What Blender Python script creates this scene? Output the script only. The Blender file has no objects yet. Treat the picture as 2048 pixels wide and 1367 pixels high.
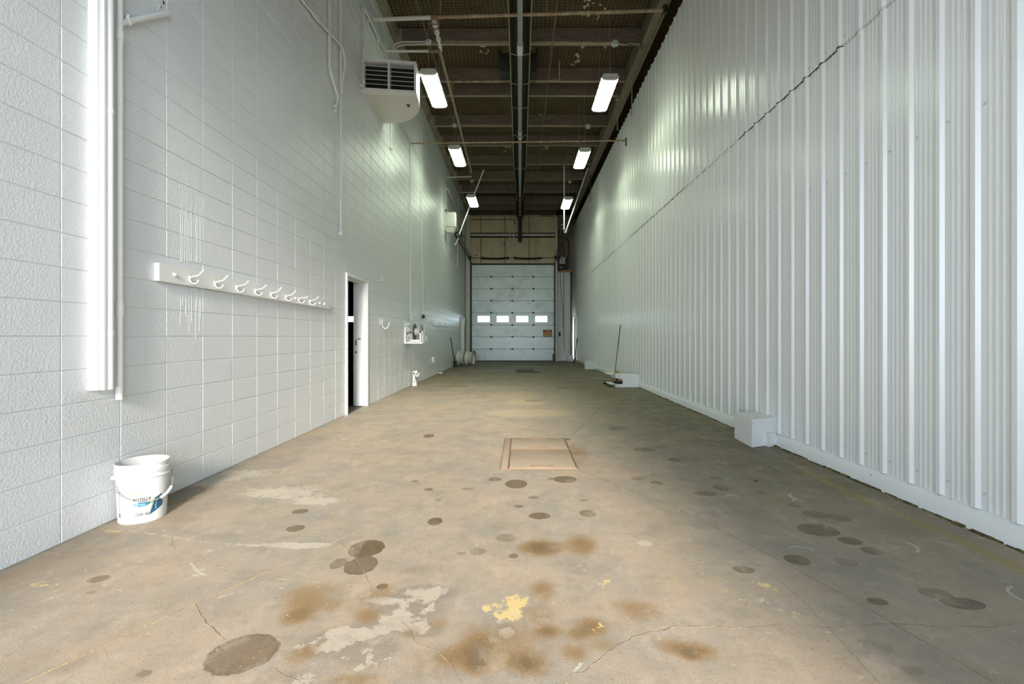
import bpy, bmesh, math, random
import numpy as np
from mathutils import Vector, Matrix, noise as mnoise
random.seed(7)
PI = math.pi
SC = bpy.context.scene
COL = SC.collection

# ------------------------------------------------------------------ camera, world, sun, exposure
CAMH = 1.219
F = 930.0                       # focal length in pixels of the 2048 px wide frame
cam_d = bpy.data.cameras.new('camera')
cam_d.sensor_width = 36.0
cam_d.lens = F / 2048 * 36.0
cam_d.shift_x = -16 / 2048
cam_d.shift_y = -11 / 2048
cam_d.clip_start = 0.05
cam = bpy.data.objects.new('camera', cam_d)
cam.location = (0, 0, CAMH)
cam.rotation_euler = (PI / 2, 0, 0)
COL.objects.link(cam)
SC.camera = cam

world = bpy.data.worlds.new('sky')
SC.world = world
world.use_nodes = True
_bg = world.node_tree.nodes['Background']
_bg.inputs[0].default_value = (0.76, 0.88, 1.0, 1)
# hazy sky: brightest along the horizon, calmer overhead, the same all round
_nt = world.node_tree
_tc = _nt.nodes.new('ShaderNodeTexCoord'); _sx = _nt.nodes.new('ShaderNodeSeparateXYZ'); _ab = _nt.nodes.new('ShaderNodeMath'); _ab.operation = 'ABSOLUTE'
_mr = _nt.nodes.new('ShaderNodeMapRange'); _mr.interpolation_type = 'SMOOTHSTEP'
_mr.inputs[1].default_value = 0.0; _mr.inputs[2].default_value = 0.5; _mr.inputs[3].default_value = 7.4; _mr.inputs[4].default_value = 1.9
_nt.links.new(_tc.outputs['Generated'], _sx.inputs[0]); _nt.links.new(_sx.outputs[2], _ab.inputs[0]); _nt.links.new(_ab.outputs[0], _mr.inputs[0]); _nt.links.new(_mr.outputs[0], _bg.inputs[1])

sun_d = bpy.data.lights.new('hazy_sun', 'SUN')
sun_d.energy = 7.6
sun_d.angle = math.radians(13)
sun_d.color = (1.0, 0.92, 0.82)
sun = bpy.data.objects.new('hazy_sun', sun_d)
_el, _az = math.radians(20), math.radians(6.5)
_dir = Vector((-math.sin(_az) * math.cos(_el), math.cos(_az) * math.cos(_el), -math.sin(_el)))
sun.rotation_euler = _dir.to_track_quat('-Z', 'Y').to_euler()
COL.objects.link(sun)

LAMP = 18.0                     # emission of the fluorescent diffusers
SC.view_settings.view_transform = 'Standard'
SC.view_settings.look = 'None'
SC.view_settings.gamma = 1.0
SC.view_settings.use_curve_mapping = False
SC.view_settings.exposure = 0.46
SC.cycles.max_bounces = 10
SC.cycles.diffuse_bounces = 8
SC.cycles.sample_clamp_indirect = 8.0

# the real openings that let the sky in (portals only guide the sampling of the sky)
def portal(loc, rot, sx, sy):
    d = bpy.data.lights.new('sky_portal', 'AREA')
    d.shape = 'RECTANGLE'; d.size = sx; d.size_y = sy
    d.cycles.is_portal = True
    o = bpy.data.objects.new('sky_portal', d)
    o.location = loc; o.rotation_euler = rot
    COL.objects.link(o)
portal((-0.30, -1.25, 2.385), (PI / 2, 0, 0), 3.7, 4.77)

# ------------------------------------------------------------------ materials
MATS = {}
def new_mat(name):
    m = bpy.data.materials.new(name); m.use_nodes = True
    nt = m.node_tree
    return m, nt, nt.nodes['Principled BSDF']

def N(nt, t, **kw):
    n = nt.nodes.new(t)
    for k, v in kw.items(): setattr(n, k, v)
    return n

def mat(name, col, rough=0.5, metal=0.0, specks=None, bdist=0.004, var=0.12, vscale=6.0, bump=0.0, bscale=60.0, dirt=None, dscale=3.0, damt=0.5, spec=0.5, stretch=(1, 1, 1)):
    m, nt, b = new_mat(name)
    L = nt.links.new
    geo = N(nt, 'ShaderNodeNewGeometry')
    mp = N(nt, 'ShaderNodeMapping'); mp.inputs['Scale'].default_value = stretch
    L(geo.outputs['Position'], mp.inputs[0])
    n1 = N(nt, 'ShaderNodeTexNoise'); n1.inputs['Scale'].default_value = vscale; n1.inputs['Detail'].default_value = 6
    L(mp.outputs[0], n1.inputs['Vector'])
    mx = N(nt, 'ShaderNodeMix', data_type='RGBA')
    c = Vector(col)
    mx.inputs[6].default_value = (*(c * (1 - var)), 1)
    mx.inputs[7].default_value = (*[min(1, v * (1 + var)) for v in c], 1)
    L(n1.outputs['Fac'], mx.inputs[0])
    out = mx.outputs[2]
    if dirt:
        n2 = N(nt, 'ShaderNodeTexNoise'); n2.inputs['Scale'].default_value = dscale; n2.inputs['Detail'].default_value = 8; n2.inputs['Roughness'].default_value = 0.7
        L(mp.outputs[0], n2.inputs['Vector'])
        r = N(nt, 'ShaderNodeMapRange'); r.inputs[1].default_value = 0.5; r.inputs[2].default_value = 0.72; r.inputs[4].default_value = damt
        L(n2.outputs['Fac'], r.inputs[0])
        m2 = N(nt, 'ShaderNodeMix', data_type='RGBA')
        L(r.outputs[0], m2.inputs[0]); L(out, m2.inputs[6]); m2.inputs[7].default_value = (*dirt, 1)
        out = m2.outputs[2]
    if specks:
        vo = N(nt, 'ShaderNodeTexVoronoi'); vo.inputs['Scale'].default_value = 16.0; L(mp.outputs[0], vo.inputs['Vector'])
        ad = N(nt, 'ShaderNodeMath', operation='MULTIPLY_ADD'); L(n1.outputs['Fac'], ad.inputs[0]); ad.inputs[1].default_value = 0.16; L(vo.outputs['Distance'], ad.inputs[2])
        r = N(nt, 'ShaderNodeMapRange'); r.inputs[1].default_value = 0.165; r.inputs[2].default_value = 0.15
        L(ad.outputs[0], r.inputs[0])
        m3 = N(nt, 'ShaderNodeMix', data_type='RGBA'); L(r.outputs[0], m3.inputs[0]); L(out, m3.inputs[6]); m3.inputs[7].default_value = (*specks, 1)
        out = m3.outputs[2]
    L(out, b.inputs['Base Color'])
    b.inputs['Roughness'].default_value = rough
    b.inputs['Metallic'].default_value = metal
    b.inputs['Specular IOR Level'].default_value = spec
    if bump:
        n3 = N(nt, 'ShaderNodeTexNoise'); n3.inputs['Scale'].default_value = bscale; n3.inputs['Detail'].default_value = 3
        L(mp.outputs[0], n3.inputs['Vector'])
        bp = N(nt, 'ShaderNodeBump'); bp.inputs['Strength'].default_value = bump; bp.inputs['Distance'].default_value = bdist
        L(n3.outputs['Fac'], bp.inputs['Height']); L(bp.outputs[0], b.inputs['Normal'])
    MATS[name] = m
    return m

mat('block_paint', (0.70, 0.72, 0.735), 0.34, var=0.05, vscale=1.5, bump=1.0, bscale=66, spec=0.5, bdist=0.0042)
mat('joint_paint', (0.70, 0.71, 0.71), 0.4, var=0.03)
mat('white_paint', (0.74, 0.74, 0.73), 0.38, var=0.03, bump=0.15, bscale=40)
mat('bright_paint', (0.83, 0.83, 0.82), 0.4, var=0.02)
mat('panel_paint', (0.76, 0.775, 0.77), 0.25, var=0.035, vscale=0.8, spec=0.55)
mat('curb_paint', (0.77, 0.79, 0.80), 0.45, var=0.03, vscale=4, bump=0.3, bscale=25, specks=(0.05, 0.04, 0.03))
mat('door_paint', (0.74, 0.83, 0.85), 0.3, spec=0.9, var=0.08, vscale=2, dirt=(0.38, 0.39, 0.30), dscale=1.2, damt=0.6)
mat('door_paint_low', (0.78, 0.88, 0.93), 0.27, spec=0.9, var=0.04, vscale=2, dirt=(0.45, 0.47, 0.45), dscale=3, damt=0.4)
mat('black_metal', (0.018, 0.017, 0.016), 0.55, var=0.3)
mat('dark_plastic', (0.03, 0.03, 0.032), 0.6)
mat('rubber', (0.02, 0.02, 0.02), 0.8)
mat('purlin_steel', (0.165, 0.125, 0.10), 0.6, var=0.3, vscale=5, dirt=(0.30, 0.26, 0.2), dscale=2.0, damt=0.5, stretch=(1, 1, 4))
mat('purlin_flange', (0.33, 0.27, 0.19), 0.6, var=0.25, vscale=8)
mat('deck_brown', (0.085, 0.060, 0.028), 0.85, var=0.5, vscale=2.2, bump=0.6, bscale=12, dirt=(0.045, 0.035, 0.02), dscale=1.2, damt=0.8)
mat('netting_wire', (0.27, 0.215, 0.11), 0.7)
mat('insulation_scrap', (0.55, 0.46, 0.30), 0.9, var=0.2, vscale=20, bump=0.8, bscale=30)
mat('fascia_beige', (0.36, 0.33, 0.25), 0.8, var=0.3, vscale=3, dirt=(0.10, 0.085, 0.06), dscale=1.6, damt=0.85)
mat('beam_olive', (0.17, 0.14, 0.09), 0.55, var=0.3, vscale=4, dirt=(0.07, 0.05, 0.03), dscale=2, damt=0.7)
mat('tan_panel', (0.66, 0.57, 0.38), 0.7, var=0.2, vscale=1.4, dirt=(0.34, 0.27, 0.15), dscale=1.1, damt=0.7, stretch=(1, 1, .35))
mat('rusty_pipe', (0.30, 0.215, 0.13), 0.7, var=0.35, vscale=12, dirt=(0.58, 0.50, 0.38), dscale=5, damt=0.9)
mat('rust', (0.24, 0.14, 0.08), 0.8, var=0.4, vscale=20)
mat('dirty_white', (0.66, 0.65, 0.60), 0.6, var=0.1, vscale=8, dirt=(0.3, 0.22, 0.14), dscale=8, damt=0.4)
mat('galvanised', (0.42, 0.43, 0.42), 0.42, metal=0.7, var=0.15, vscale=10)
mat('tube_grey', (0.30, 0.31, 0.31), 0.45, metal=0.3, var=0.15, vscale=5)
mat('heater_white', (0.68, 0.66, 0.60), 0.45, var=0.03, dirt=(0.5, 0.46, 0.38), dscale=1.5, damt=0.35)
mat('reflector', (0.26, 0.235, 0.12), 0.45, metal=0.35, var=0.2, vscale=4)
mat('reflector_in', (0.035, 0.032, 0.02), 0.6, var=0.3)
mat('grey_cap', (0.55, 0.56, 0.55), 0.5)
mat('pail_plastic', (0.63, 0.64, 0.63), 0.32, var=0.02, spec=0.5)
mat('bail_wire', (0.42, 0.42, 0.39), 0.35, metal=0.5)
mat('ink_black', (0.05, 0.05, 0.055), 0.5, var=0.1)
mat('ink_grey', (0.17, 0.17, 0.18), 0.5)
mat('ink_teal', (0.035, 0.21, 0.30), 0.4)
mat('ink_navy', (0.02, 0.085, 0.16), 0.4)
mat('ink_cyan', (0.33, 0.56, 0.67), 0.4)
mat('ink_lime', (0.50, 0.51, 0.26), 0.4)
mat('ink_orange', (0.80, 0.60, 0.38), 0.4)
mat('ink_red', (0.74, 0.36, 0.26), 0.4)
mat('sign_red', (0.28, 0.035, 0.02), 0.5, var=0.15)
mat('sign_yellow', (0.88, 0.58, 0.18), 0.5)
mat('frame_paint', (0.80, 0.80, 0.80), 0.35, var=0.02)
mat('hatch_steel', (0.33, 0.26, 0.19), 0.6, var=0.14, vscale=5, bump=0.2, bscale=60, dirt=(0.34, 0.24, 0.15), dscale=6, damt=0.6)
mat('tan_filler', (0.40, 0.29, 0.17), 0.9, var=0.35, vscale=30, dirt=(0.14, 0.09, 0.05), dscale=22, damt=0.8, bump=1.0, bscale=90)
mat('crack_dark', (0.22, 0.165, 0.11), 0.9, var=0.4, vscale=30, dirt=(0.50, 0.42, 0.32), dscale=16, damt=0.9)
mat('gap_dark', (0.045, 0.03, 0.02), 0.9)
mat('orange_wood', (0.50, 0.23, 0.07), 0.6, var=0.2, vscale=10)
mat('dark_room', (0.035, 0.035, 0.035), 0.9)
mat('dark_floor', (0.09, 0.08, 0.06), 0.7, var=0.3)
mat('machine_red', (0.22, 0.02, 0.015), 0.5)
mat('brass', (0.42, 0.33, 0.12), 0.4, metal=0.7)
mat('wood_handle', (0.20, 0.12, 0.07), 0.6, var=0.3, vscale=10)
mat('switch_brown', (0.06, 0.02, 0.015), 0.5)
mat('reel_teal', (0.035, 0.06, 0.065), 0.45)
mat('apron', (0.50, 0.47, 0.42), 0.9, var=0.1)
mat('outer_wall', (0.5, 0.5, 0.48), 0.8)
mat('paper', (0.62, 0.64, 0.60), 0.7)
mat('muck', (0.05, 0.045, 0.02), 0.9, var=0.5, vscale=25, dirt=(0.35, 0.27, 0.05), dscale=14, damt=0.9, bump=1.0, bscale=60)

def emis(name, col, s):
    m, nt, b = new_mat(name)
    b.inputs['Base Color'].default_value = (0.8, 0.8, 0.8, 1)
    b.inputs['Emission Color'].default_value = (*col, 1)
    b.inputs['Emission Strength'].default_value = s
    MATS[name] = m
emis('diffuser_glow', (0.85, 1.0, 0.74), LAMP)
def glass():
    m, nt, b = new_mat('window_glass')
    nt.nodes.remove(b)
    t = N(nt, 'ShaderNodeBsdfTransparent'); t.inputs[0].default_value = (0.9, 0.95, 0.95, 1)
    g = N(nt, 'ShaderNodeBsdfGlossy'); g.inputs['Roughness'].default_value = 0.05
    f = N(nt, 'ShaderNodeFresnel'); f.inputs[0].default_value = 1.45
    mx = N(nt, 'ShaderNodeMixShader')
    nt.links.new(f.outputs[0], mx.inputs[0]); nt.links.new(t.outputs[0], mx.inputs[1]); nt.links.new(g.outputs[0], mx.inputs[2])
    nt.links.new(mx.outputs[0], nt.nodes['Material Output'].inputs[0])
    MATS['window_glass'] = m
glass()

# floor: attributes on the mesh say where each stain lies, the shader gives them their edges and colour
def floor_material():
    m, nt, b = new_mat('concrete_floor')
    L = nt.links.new
    geo = N(nt, 'ShaderNodeNewGeometry')
    def noise(s, d=6, r=0.6, st=None):
        n = N(nt, 'ShaderNodeTexNoise'); n.inputs['Scale'].default_value = s; n.inputs['Detail'].default_value = d; n.inputs['Roughness'].default_value = r
        if st:
            mp = N(nt, 'ShaderNodeMapping'); mp.inputs['Scale'].default_value = st
            L(geo.outputs['Position'], mp.inputs[0]); L(mp.outputs[0], n.inputs['Vector'])
        else: L(geo.outputs['Position'], n.inputs['Vector'])
        return n.outputs['Fac']
    def ramp(v, a, c, o=1.0):
        r = N(nt, 'ShaderNodeMapRange'); r.interpolation_type = 'SMOOTHSTEP'
        r.inputs[1].default_value = a; r.inputs[2].default_value = c; r.inputs[4].default_value = o
        L(v, r.inputs[0]); return r.outputs[0]
    def math_(op, x, y):
        n = N(nt, 'ShaderNodeMath', operation=op)
        for k, v in ((0, x), (1, y)):
            if isinstance(v, (int, float)): n.inputs[k].default_value = v
            else: L(v, n.inputs[k])
        return n.outputs[0]
    def mix(f, x, y, bt='MIX'):
        n = N(nt, 'ShaderNodeMix', data_type='RGBA', blend_type=bt)
        if isinstance(f, (int, float)): n.inputs[0].default_value = f
        else: L(f, n.inputs[0])
        for k, v in ((6, x), (7, y)):
            if isinstance(v, tuple): n.inputs[k].default_value = (*v, 1)
            else: L(v, n.inputs[k])
        return n.outputs[2]
    def attr(nm):
        a = N(nt, 'ShaderNodeAttribute', attribute_name=nm); return a.outputs['Fac']
    big = noise(0.9, 5, 0.6)
    c = mix(ramp(big, 0.36, 0.62), (0.425, 0.335, 0.250), (0.365, 0.315, 0.255))
    c = mix(ramp(noise(2.3, 8, 0.7), 0.42, 0.66, 0.75), c, (0.27, 0.255, 0.22))
    c = mix(ramp(noise(1.7, 8, 0.7, (1.0, 0.8, 1)), 0.50, 0.68, 0.7), c, (0.44, 0.335, 0.22))
    # darker, greener ground of the far and right part (dirt plus painted shade)
    c = mix(math_('MULTIPLY', ramp(attr('grime_shade'), 0, 1), 0.88), c, mix(ramp(noise(1.6, 8, 0.7, (1, 1.4, 1)), 0.35, 0.65), (0.082, 0.069, 0.030), (0.185, 0.158, 0.085)))
    # worn pale patches
    w = math_('ADD', attr('pale'), math_('MULTIPLY', math_('SUBTRACT', noise(16, 8, 0.75), 0.5), 1.6))
    c = mix(ramp(w, 0.42, 0.60, 0.8), c, (0.54, 0.49, 0.41))
    w2 = math_('ADD', attr('peel'), math_('MULTIPLY', math_('SUBTRACT', noise(9, 8, 0.7), 0.5), 3.0))
    c = mix(math_('MULTIPLY', ramp(attr('peel'), 0.02, 0.3), 0.65), c, (0.22, 0.20, 0.17))
    c = mix(ramp(w2, 0.45, 0.5, 0.85), c, (0.52, 0.45, 0.37))
    # tan dust
    c = mix(ramp(attr('dust'), 0.1, 0.9, 0.85), c, (0.50, 0.40, 0.26))
    # rust coloured soft stains
    r_ = math_('ADD', attr('rust'), math_('MULTIPLY', math_('SUBTRACT', noise(10, 6, 0.7), 0.5), 0.5))
    c = mix(ramp(r_, 0.12, 1.0, 0.88), c, (0.26, 0.155, 0.055))
    c = mix(ramp(r_, 0.75, 1.5, 0.6), c, (0.09, 0.055, 0.025))
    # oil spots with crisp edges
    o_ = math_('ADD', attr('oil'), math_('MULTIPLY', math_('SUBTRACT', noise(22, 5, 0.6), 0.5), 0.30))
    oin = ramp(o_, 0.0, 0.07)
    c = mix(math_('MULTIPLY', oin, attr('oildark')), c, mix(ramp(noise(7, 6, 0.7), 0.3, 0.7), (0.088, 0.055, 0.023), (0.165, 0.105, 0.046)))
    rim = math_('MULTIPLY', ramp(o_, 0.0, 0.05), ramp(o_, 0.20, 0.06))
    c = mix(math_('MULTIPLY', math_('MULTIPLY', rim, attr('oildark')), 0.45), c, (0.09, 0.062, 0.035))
    # yellow paint
    y_ = math_('ADD', attr('yellow'), math_('MULTIPLY', math_('SUBTRACT', noise(20, 8, 0.75), 0.5), 3.4))
    c = mix(ramp(y_, 0.44, 0.54, 0.9), c, mix(noise(12), (0.70, 0.50, 0.15), (0.72, 0.58, 0.32)))
    y2 = math_('ADD', attr('yline'), math_('MULTIPLY', math_('SUBTRACT', noise(11, 8, 0.8, (1.4, .5, 1)), 0.5), 2.6))
    c = mix(ramp(y2, 0.55, 0.85, 0.65), c, (0.34, 0.26, 0.06))
    # chalk marks
    ch = math_('ADD', attr('chalk'), math_('MULTIPLY', math_('SUBTRACT', noise(60, 4, 0.8), 0.5), 1.2))
    c = mix(ramp(ch, 0.45, 0.7, 0.75), c, (0.58, 0.58, 0.50))
    # small white flecks, pits and fine grain
    vo = N(nt, 'ShaderNodeTexVoronoi'); vo.inputs['Scale'].default_value = 7.0; L(geo.outputs['Position'], vo.inputs['Vector'])
    fl = math_('ADD', vo.outputs['Distance'], math_('MULTIPLY', noise(45, 3, .7), 0.06))
    c = mix(math_('MULTIPLY', ramp(fl, 0.075, 0.06), ramp(noise(1.3, 3), 0.55, 0.6)), c, (0.56, 0.52, 0.44))
    vp = N(nt, 'ShaderNodeTexVoronoi'); vp.inputs['Scale'].default_value = 33.0; L(geo.outputs['Position'], vp.inputs['Vector'])
    c = mix(ramp(vp.outputs['Distance'], 0.14, 0.09, 0.5), c, (0.13, 0.095, 0.06))
    c = mix(math_('MULTIPLY', noise(160, 3, .7), 0.45), c, mix(1.0, c, (0.62, 0.60, 0.57), 'MULTIPLY'))
    g = noise(260, 2, .6)
    c = mix(ramp(g, 0.55, 0.70, 0.45), c, (0.58, 0.51, 0.42))
    c = mix(ramp(noise(190, 2, .6), 0.44, 0.30, 0.45), c, (0.16, 0.13, 0.095))
    c = mix(ramp(noise(5.5, 8, 0.8, (1, .7, 1)), 0.50, 0.62, 0.28), c, (0.50, 0.43, 0.34))
    c = mix(ramp(noise(6.5, 8, 0.8, (.8, 1, 1)), 0.50, 0.40, 0.25), c, (0.20, 0.17, 0.12))
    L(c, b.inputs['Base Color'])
    rr = N(nt, 'ShaderNodeMapRange'); rr.inputs[3].default_value = 0.62; rr.inputs[4].default_value = 0.40
    L(oin, rr.inputs[0]); L(rr.outputs[0], b.inputs['Roughness'])
    b.inputs['Specular IOR Level'].default_value = 0.35
    h = math_('ADD', math_('MULTIPLY', noise(120, 4, .7), 0.5), math_('MULTIPLY', noise(14, 6, .7), 0.5))
    bp = N(nt, 'ShaderNodeBump'); bp.inputs['Strength'].default_value = 0.35; bp.inputs['Distance'].default_value = 0.006
    L(h, bp.inputs['Height']); L(bp.outputs[0], b.inputs['Normal'])
    MATS['concrete_floor'] = m
floor_material()

# ------------------------------------------------------------------ mesh helpers
class MB:
    def __init__(s): s.v = []; s.f = []
    def add(s, vs, fs):
        o = len(s.v); s.v += [tuple(v) for v in vs]; s.f += [tuple(i + o for i in f) for f in fs]; return s
    def box(s, x0, x1, y0, y1, z0, z1, bev=0.0):
        if x1 < x0: x0, x1 = x1, x0
        if y1 < y0: y0, y1 = y1, y0
        if z1 < z0: z0, z1 = z1, z0
        if bev <= 0:
            v = [(x, y, z) for x in (x0, x1) for y in (y0, y1) for z in (z0, z1)]
            return s.add(v, [(0, 1, 3, 2), (4, 6, 7, 5), (0, 4, 5, 1), (2, 3, 7, 6), (0, 2, 6, 4), (1, 5, 7, 3)])
        b = min(bev, (x1 - x0) * .45, (y1 - y0) * .45, (z1 - z0) * .45)
        bm = bmesh.new(); bmesh.ops.create_cube(bm, size=1)
        for v in bm.verts:
            v.co = Vector(((x0 + x1) / 2 + v.co.x * (x1 - x0), (y0 + y1) / 2 + v.co.y * (y1 - y0), (z0 + z1) / 2 + v.co.z * (z1 - z0)))
        bmesh.ops.bevel(bm, geom=bm.edges[:], offset=b, segments=2, affect='EDGES', profile=0.6)
        return s.bm(bm)
    def bm(s, bm):
        bm.verts.index_update()
        s.add([v.co[:] for v in bm.verts], [[v.index for v in f.verts] for f in bm.faces]); bm.free(); return s
    def tube(s, pts, r, n=8, caps=True):
        pts = [Vector(p) for p in pts]
        rs = r if isinstance(r, (list, tuple)) else [r] * len(pts)
        base = len(s.v)
        t0 = (pts[1] - pts[0]).normalized()
        up = Vector((0, 0, 1)) if abs(t0.z) < 0.9 else Vector((1, 0, 0))
        a = t0.cross(up).normalized()
        for i, p in enumerate(pts):
            if i == 0: t = t0
            elif i == len(pts) - 1: t = (pts[i] - pts[i - 1]).normalized()
            else: t = ((pts[i] - pts[i - 1]).normalized() + (pts[i + 1] - pts[i]).normalized()).normalized()
            a = (a - t * a.dot(t)).normalized(); bb = t.cross(a)
            k = 1.0
            if 0 < i < len(pts) - 1:
                cs = max(0.35, math.sqrt(max(0, (1 + (pts[i] - pts[i - 1]).normalized().dot((pts[i + 1] - pts[i]).normalized())) / 2)))
                k = 1 / cs if len(pts) < 5 else 1.0
            for j in range(n):
                th = 2 * PI * (j + .5) / n
                s.v.append(tuple(p + (a * math.cos(th) + bb * math.sin(th)) * rs[i] * (k if k < 1.6 else 1.6)))
        for i in range(len(pts) - 1):
            for j in range(n):
                k = (j + 1) % n
                s.f.append((base + i * n + j, base + i * n + k, base + (i + 1) * n + k, base + (i + 1) * n + j))
        if caps:
            s.f.append(tuple(base + j for j in reversed(range(n))))
            e = base + (len(pts) - 1) * n
            s.f.append(tuple(e + j for j in range(n)))
        return s
    def cyl(s, c, r, h, axis='z', n=20, r2=None):
        c = Vector(c); d = {'x': Vector((1, 0, 0)), 'y': Vector((0, 1, 0)), 'z': Vector((0, 0, 1))}[axis]
        return s.tube([c - d * h / 2, c + d * h / 2], [r, r if r2 is None else r2], n)
    def lathe(s, prof, c, axis='z', n=32, closed=False, a0=0.0, a1=2 * PI):
        c = Vector(c); base = len(s.v); m = len(prof)
        full = abs((a1 - a0) - 2 * PI) < 1e-6
        cnt = n if full else n + 1
        for j in range(cnt):
            th = a0 + (a1 - a0) * j / n
            for r, z in prof:
                p = (r * math.cos(th), r * math.sin(th), z)
                if axis == 'x': p = (p[2], p[0], p[1])
                elif axis == 'y': p = (p[0], p[2], p[1])
                s.v.append((c.x + p[0], c.y + p[1], c.z + p[2]))
        rng = m if closed else m - 1
        for j in range(n):
            k = (j + 1) % cnt
            for i in range(rng):
                i2 = (i + 1) % m
                s.f.append((base + j * m + i, base + k * m + i, base + k * m + i2, base + j * m + i2))
        return s
    def prism(s, poly, d0, d1, plane='yz'):
        """poly: 2-D outline in the plane, extruded from d0 to d1 along the third axis"""
        def P(a, b, d): return {'yz': (d, a, b), 'xz': (a, d, b), 'xy': (a, b, d)}[plane]
        n = len(poly)
        v = [P(a, b, d0) for a, b in poly] + [P(a, b, d1) for a, b in poly]
        f = [tuple(range(n)), tuple(range(2 * n - 1, n - 1, -1))] + [(i, i + n, (i + 1) % n + n, (i + 1) % n) for i in range(n)]
        return s.add(v, f)
    def sphere(s, c, r, n=12, sc=(1, 1, 1)):
        bm = bmesh.new(); bmesh.ops.create_uvsphere(bm, u_segments=n, v_segments=max(4, n // 2), radius=r)
        for v in bm.verts: v.co = Vector((v.co.x * sc[0] + c[0], v.co.y * sc[1] + c[1], v.co.z * sc[2] + c[2]))
        return s.bm(bm)
    def mesh(s, name, m, origin=(0, 0, 0), smooth=True, angle=35):
        me = bpy.data.meshes.new(name)
        if s.v:
            v = np.array(s.v, dtype=np.float64) - np.array(origin)
            me.from_pydata(v.tolist(), [], s.f)
        me.materials.append(MATS[m] if isinstance(m, str) else m)
        bm = bmesh.new(); bm.from_mesh(me); bmesh.ops.recalc_face_normals(bm, faces=bm.faces[:]); bm.to_mesh(me); bm.free()
        if smooth:
            me.shade_smooth()
            me.set_sharp_from_angle(angle=math.radians(angle))
        me.update()
        return me

ORIG = {}
def link(name, me, parent=None, loc=(0, 0, 0)):
    """loc and mesh are in world terms relative to loc; a child is placed relative to its parent"""
    o = bpy.data.objects.new(name, me); COL.objects.link(o)
    po = Vector(ORIG[parent.name]) if parent else Vector((0, 0, 0))
    if parent: o.parent = parent
    o.location = Vector(loc) - po
    ORIG[o.name] = tuple(loc)
    return o
def part(name, mb, m, parent, smooth=True, label=None, kind=None, angle=35):
    if name in SPLIT and kind is None and len(mb.v) < 3000:
        isl = islands(mb)
        if len(isl) > 1:
            for q in isl: o = part(name, q, m, parent, smooth, label, None, angle)
            return o
    org = ORIG[parent.name]
    o = link(name, mb.mesh(name, m, org, smooth, angle), parent, org)
    if label: o['label'] = label
    if kind: o['kind'] = kind
    return o
def islands(mb):
    par = list(range(len(mb.v)))
    def find(a):
        while par[a] != a: par[a] = par[par[a]]; a = par[a]
        return a
    for f in mb.f:
        r0 = find(f[0])
        for q in f[1:]: par[find(q)] = r0
    g = {}
    for f in mb.f: g.setdefault(find(f[0]), []).append(f)
    out = []
    for fs in g.values():
        idx = sorted({i for f in fs for i in f}); mp = {i: k for k, i in enumerate(idx)}
        o = MB(); o.v = [mb.v[i] for i in idx]; o.f = [tuple(mp[i] for i in f) for f in fs]; out.append(o)
    return out
SPLIT = {'coupling', 'end_cap', 'hanger', 'strap', 'reflector_edge', 'chain', 'bolt_pair', 'louvre', 'side_fittings', 'bracket', 'screw_head', 'gear', 'rusty_link', 'stand', 'riser', 'bottom_bracket', 'wire_hanger', 'feed_tube'}
def thing(name, loc, label, cat, group=None):
    o = link(name, None, None, loc)
    o.empty_display_size = 0.1
    o['label'] = label; o['category'] = cat
    if group: o['group'] = group
    return o
def solo(name, mb, m, loc, label, cat, group=None, smooth=True):
    o = link(name, mb.mesh(name, m, loc, smooth), None, loc)
    o['label'] = label; o['category'] = cat
    if group: o['group'] = group
    return o
def struct(name, mb, m, loc=(0, 0, 0), smooth=False):
    o = link(name, mb.mesh(name, m, loc, smooth), None, loc)
    o['kind'] = 'structure'
    return o

# measuring helpers: a pixel of the 2048x1367 photograph seen at a known depth, wall or floor
def px(x, y, Y):
    return Vector(((x - 1040) * Y / F, Y, CAMH + (672.5 - y) * Y / F))
LW = 2.70                        # left wall at x = -2.70
RW = 2.90                        # right wall at x = +2.90
def lw(x, y, s=0.0):
    Y = (LW - s) * F / (1040 - x); return px(x, y, Y)
def fl(x, y):
    Y = F * CAMH / (y - 672.5); return Vector(((x - 1040) * Y / F, Y, 0))
FAR = 23.0                       # far wall

def arc(p0, c, p1, n=8):
    """quadratic bend from p0 to p1 with corner c"""
    p0, c, p1 = Vector(p0), Vector(c), Vector(p1)
    return [p0 * (1 - t) ** 2 + c * 2 * t * (1 - t) + p1 * t * t for t in [i / n for i in range(n + 1)]]
def bent(pts, r, n=5):
    """polyline with rounded corners of radius r"""
    pts = [Vector(p) for p in pts]; out = [pts[0]]
    for a, b, c in zip(pts, pts[1:], pts[2:]):
        ra = min(r, (b - a).length * .49); rc = min(r, (c - b).length * .49)
        out += arc(b + (a - b).normalized() * ra, b, b + (c - b).normalized() * rc, n)
    return out + [pts[-1]]
def spline(pts, n=6):
    pts = [Vector(p) for p in pts]; P = [pts[0]] + pts + [pts[-1]]; out = []
    for i in range(1, len(P) - 2):
        a, b, c, d = P[i - 1:i + 3]
        for k in range(n):
            t = k / n
            out.append(0.5 * ((2 * b) + (c - a) * t + (2 * a - 5 * b + 4 * c - d) * t * t + (3 * b - a - 3 * c + d) * t ** 3))
    return out + [pts[-1]]

def text_verts(txt, size, shear=0.0):
    """flat lettering as a triangle mesh (vertices in x, y)"""
    cu = bpy.data.curves.new('lettering', 'FONT'); cu.body = txt; cu.size = size; cu.shear = shear
    cu.align_x = 'LEFT'; cu.resolution_u = 2
    ob = bpy.data.objects.new('lettering', cu); COL.objects.link(ob)
    dg = bpy.context.evaluated_depsgraph_get(); ev = ob.evaluated_get(dg)
    me = ev.to_mesh()
    v = [tuple(q.co) for q in me.vertices]; f = [tuple(p.vertices) for p in me.polygons]
    ev.to_mesh_clear(); bpy.data.objects.remove(ob); bpy.data.curves.remove(cu)
    return v, f

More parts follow.
